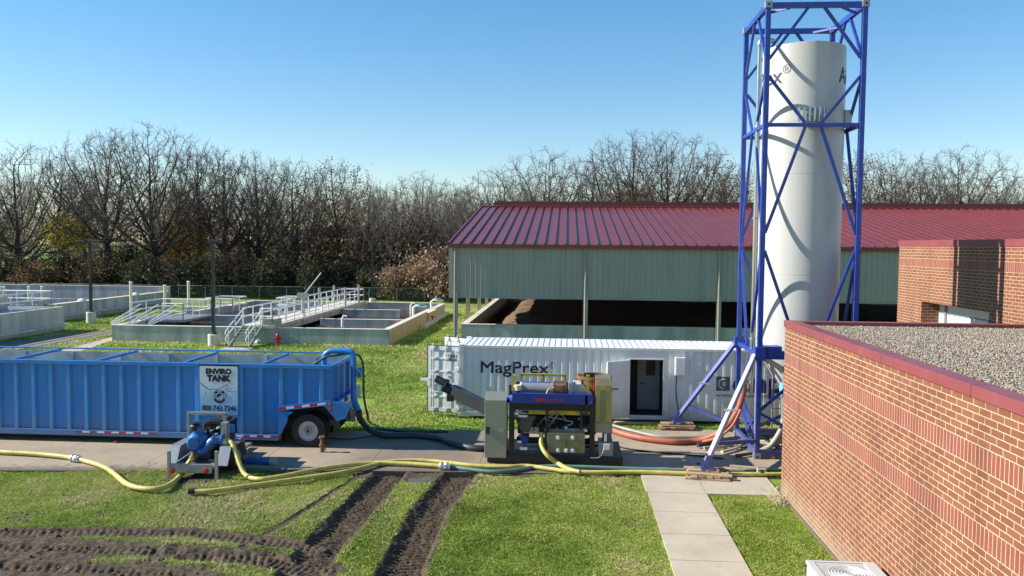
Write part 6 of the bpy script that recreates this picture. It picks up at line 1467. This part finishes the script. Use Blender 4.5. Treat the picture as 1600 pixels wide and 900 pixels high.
# engine
mb = MB(); e0 = AY(324, 657, 20.9); e1 = AY(346, 664, 20.9); mb.box(e0.x, 20.9, e1.z, e1.x, 21.6, e0.z); mb.build('air_box', M['black'], t, bevel=.02)
e0 = AY(318, 665, 20.95); e1 = AY(346, 690, 20.95); mb = MB(); mb.box(e0.x, 20.95, e1.z, e1.x, 22.0, e0.z); mb.cyl((e0.x+.2, 20.8, e0.z-.15), (e0.x+.2, 20.95, e0.z-.15), .14, 14); mb.cyl((e0.x+.33, 20.75, e0.z-.28), (e0.x+.33, 20.95, e0.z-.28), .1, 14)
for k in range(5): mb.box(e0.x+.02+k*.09, 20.9, e0.z-.1, e0.x+.06+k*.09, 21.0, e0.z)
eng = mb.build('engine', M['black'], t, bevel=.01)
mb = MB(); 
for (px, py) in ((332, 672), (338, 678), (327, 683), (341, 668)): q = AY(px, py, 20.85); mb.cyl((q.x, 20.75, q.z), (q.x, 20.9, q.z), .03, 8)
mb.build('engine_fitting', M['galv_light'], eng)
rp = random.Random(5)
for k in range(9):
    q = AY(rp.uniform(312, 348), rp.uniform(664, 690), 20.8); MB().tube(smoothpath([tuple(q), (q.x+rp.uniform(-.2, .2), 20.7, q.z-.15), (q.x+rp.uniform(-.3, .3), 20.8, q.z-rp.uniform(.1, .4))]), .014, 6).build('hose_line', M[rp.choice(['rubber', 'rubber', 'galv', 'rust'])], t)
MB().box(x0+.35, 20.95, .68, x0+.8, 21.3, 1.25).build('fuel_tank', M['black'], t, bevel=.03)
# blue pump
c1 = AY(309, 690, 20.6); mb = MB(); mb.lathe((c1.x, 20.6, c1.z), [(.02, -.22), (.18, -.2), (.27, -.08), (.29, .05), (.24, .22), (.1, .3)], 20, 'y')
q1 = AY(303, 714, 20.35); mb.tube(smoothpath([tuple(q1), (q1.x+.1, 20.45, q1.z+.1), tuple(AY(322, 702, 20.5)), tuple(AY(334, 689, 20.55)), tuple(AY(347, 687, 20.6))], 5), [.10]*6+[.13]*6+[.14]*5+[.12]*4, 14)
mb.cyl((c1.x, 20.6, c1.z+.2), (c1.x, 20.6, c1.z+.42), .10, 12); mb.lathe((c1.x, 20.45, c1.z), [(.05, -.1), (.15, -.1), (.15, -.05), (.05, -.05)], 14, 'y')
mb.build('pump', M['pump_blue'], t, smooth=True)
mb = MB()
for q, ax in ((AY(348, 687, 20.6), 'x'), (AY(334, 690, 20.55), 'x')): mb.lathe(tuple(q), [(.1, -.03), (.17, -.03), (.17, .03), (.1, .03)], 16, ax)
mb.build('flange', M['pump_blue'], t)
q = AY(305, 664, 20.6); MB().lathe((q.x, 20.6, q.z), [(.09, -.15), (.14, -.12), (.14, -.02), (.10, .02), (.12, .06), (.02, .1)], 14).build('primer_cap', M['black'], t, smooth=True)
q = AY(349, 690, 20.6); MB().cyl((q.x-.02, 20.6, q.z), (q.x+.12, 20.6, q.z), .1, 12).build('outlet_collar', M['cream'], t, smooth=True)
q = AY(303, 712, 20.3); MB().cyl(q+Vector((-.05, 0, -.1)), q+Vector((.06, 0, .08)), .105, 12).build('inlet_collar', M['rust'], t, smooth=True)
MB().tube(smoothpath([tuple(AY(300, 706, 20.2)), tuple(AY(285, 716, 20.1)), tuple(AY(272, 725, 20.0))]), .018, 6).build('cable', M['galv'], t)
mb = MB(); mb.box(x0+.1, 20.3, .32, x1-.1, 20.9, .38); mb.box(x0+.35, 20.4, .38, x1-.3, 22, .68); mb.build('pump_mount', M['dark'], t)
# blue fitting on the ground
q = G(405, 721, .1); t = thing('pipe_fitting', 'blue pipe fitting lying on the driveway right of the pump trailer', 'pipe fitting', (q.x, q.y, 0))
MB().tube(smoothpath([(q.x-.4, q.y, .08), (q.x-.15, q.y, .13), (q.x, q.y-.02, .12), (q.x+.35, q.y-.05, .12)]), .09, 12).build('elbow', M['pump_blue'], t, smooth=True)
MB().cyl((q.x+.35, q.y-.05, .13), (q.x+.5, q.y-.07, .13), .12, 12).build('collar', M['siding_tan'], t, smooth=True); MB().cyl((q.x-.8, q.y+.05, .08), (q.x-.4, q.y, .08), .06, 10).build('hose_end', M['rubber'], t, smooth=True)
# rusty stub
q = G(503, 708); t = thing('pipe_stub', 'rusty upright pipe stub beside the tank wheel', 'pipe stub', (q.x, q.y, 0))
MB().lathe((q.x, q.y, 0), [(.09, 0), (.09, .04), (.055, .05), (.055, .2), (.08, .22), (.08, .27), (.05, .29), (.05, .42), (.085, .44), (.085, .5), (.02, .5)], 14).build('pipe', M['rust'], t, smooth=True)
MB().cyl((q.x, q.y, .12), (q.x+.12, q.y-.03, .12), .03, 8).build('spigot', M['rust'], t)
# hydrant
q = G(434, 541); t = thing('fire_hydrant', 'red fire hydrant in front of the basin wall', 'hydrant', (q.x, q.y, 0))
MB().lathe((q.x, q.y, 0), [(.16, 0), (.16, .04), (.10, .06), (.095, .5), (.15, .52), (.15, .58), (.12, .6), (.11, .68), (.05, .76), (.02, .78)], 16).build('barrel', M['red'], t, smooth=True)
mb = MB(); mb.cyl((q.x-.2, q.y, .45), (q.x+.2, q.y, .45), .05, 10); mb.cyl((q.x, q.y-.2, .42), (q.x, q.y, .42), .065, 10); mb.build('nozzles', M['red'], t); MB().cyl((q.x, q.y, .77), (q.x, q.y, .84), .03, 5).build('valve_nut', M['red'], t)
q = G(403, 537); o = MB().lathe((q.x, q.y, 0), [(.28, -.02), (.3, .08), (.2, .2), (.03, .24)], 9).build('white_rock', M['white_paint'], None); tag(o, 'small white rock on the grass beside the metal stairs', 'rock')
q = G(676, 505); t = thing('red_marker', 'small red marker in the grass beside the tan basin wall', 'marker', (q.x, q.y, 0)); MB().cyl((q.x, q.y, 0), (q.x, q.y, .45), .05, 8).build('stem', M['red'], t); MB().cyl((q.x, q.y, .45), (q.x, q.y, .58), .1, 10).build('cap', M['red'], t)
# ------------------------------------------------------------------ lamps
for (px, Yl, ztop, zbase, heads, lab) in ((141.5, 57.3, 6.16, .85, (-.62, .62), 'dark lamp post with two box heads at the left, on a concrete pedestal'), (333, 45.7, 6.25, .72, (.18,), 'dark single headed lamp post on a round concrete pedestal before the basin'), (582, 80.0, 6.3, .6, (.0,), 'small distant lamp post among the trees behind the bridge')):
    q = AY(px, 450, Yl); t = thing('lamp_post', lab, 'lamp post', (q.x, Yl, 0), 'dark lamp posts')
    MB().box(q.x-.085, Yl-.085, zbase, q.x+.085, Yl+.085, ztop).build('pole', M['lamp_metal'], t)
    MB().lathe((q.x, Yl, 0), [(.33, -.05), (.33, zbase-.03), (.29, zbase), (.02, zbase)], 20).build('pedestal', M['concrete_top'], t, smooth=True)
    MB().lathe((q.x, Yl, zbase), [(.22, 0), (.22, .03), (.1, .12)], 14, caps=False).build('base_cover', M['lamp_metal'], t)
    for h_ in heads: MB().box(q.x+h_-.36, Yl-.2, ztop-.14, q.x+h_+.36, Yl+.2, ztop+.04).build('lamp_head', M['lamp_metal'], t, bevel=.02)
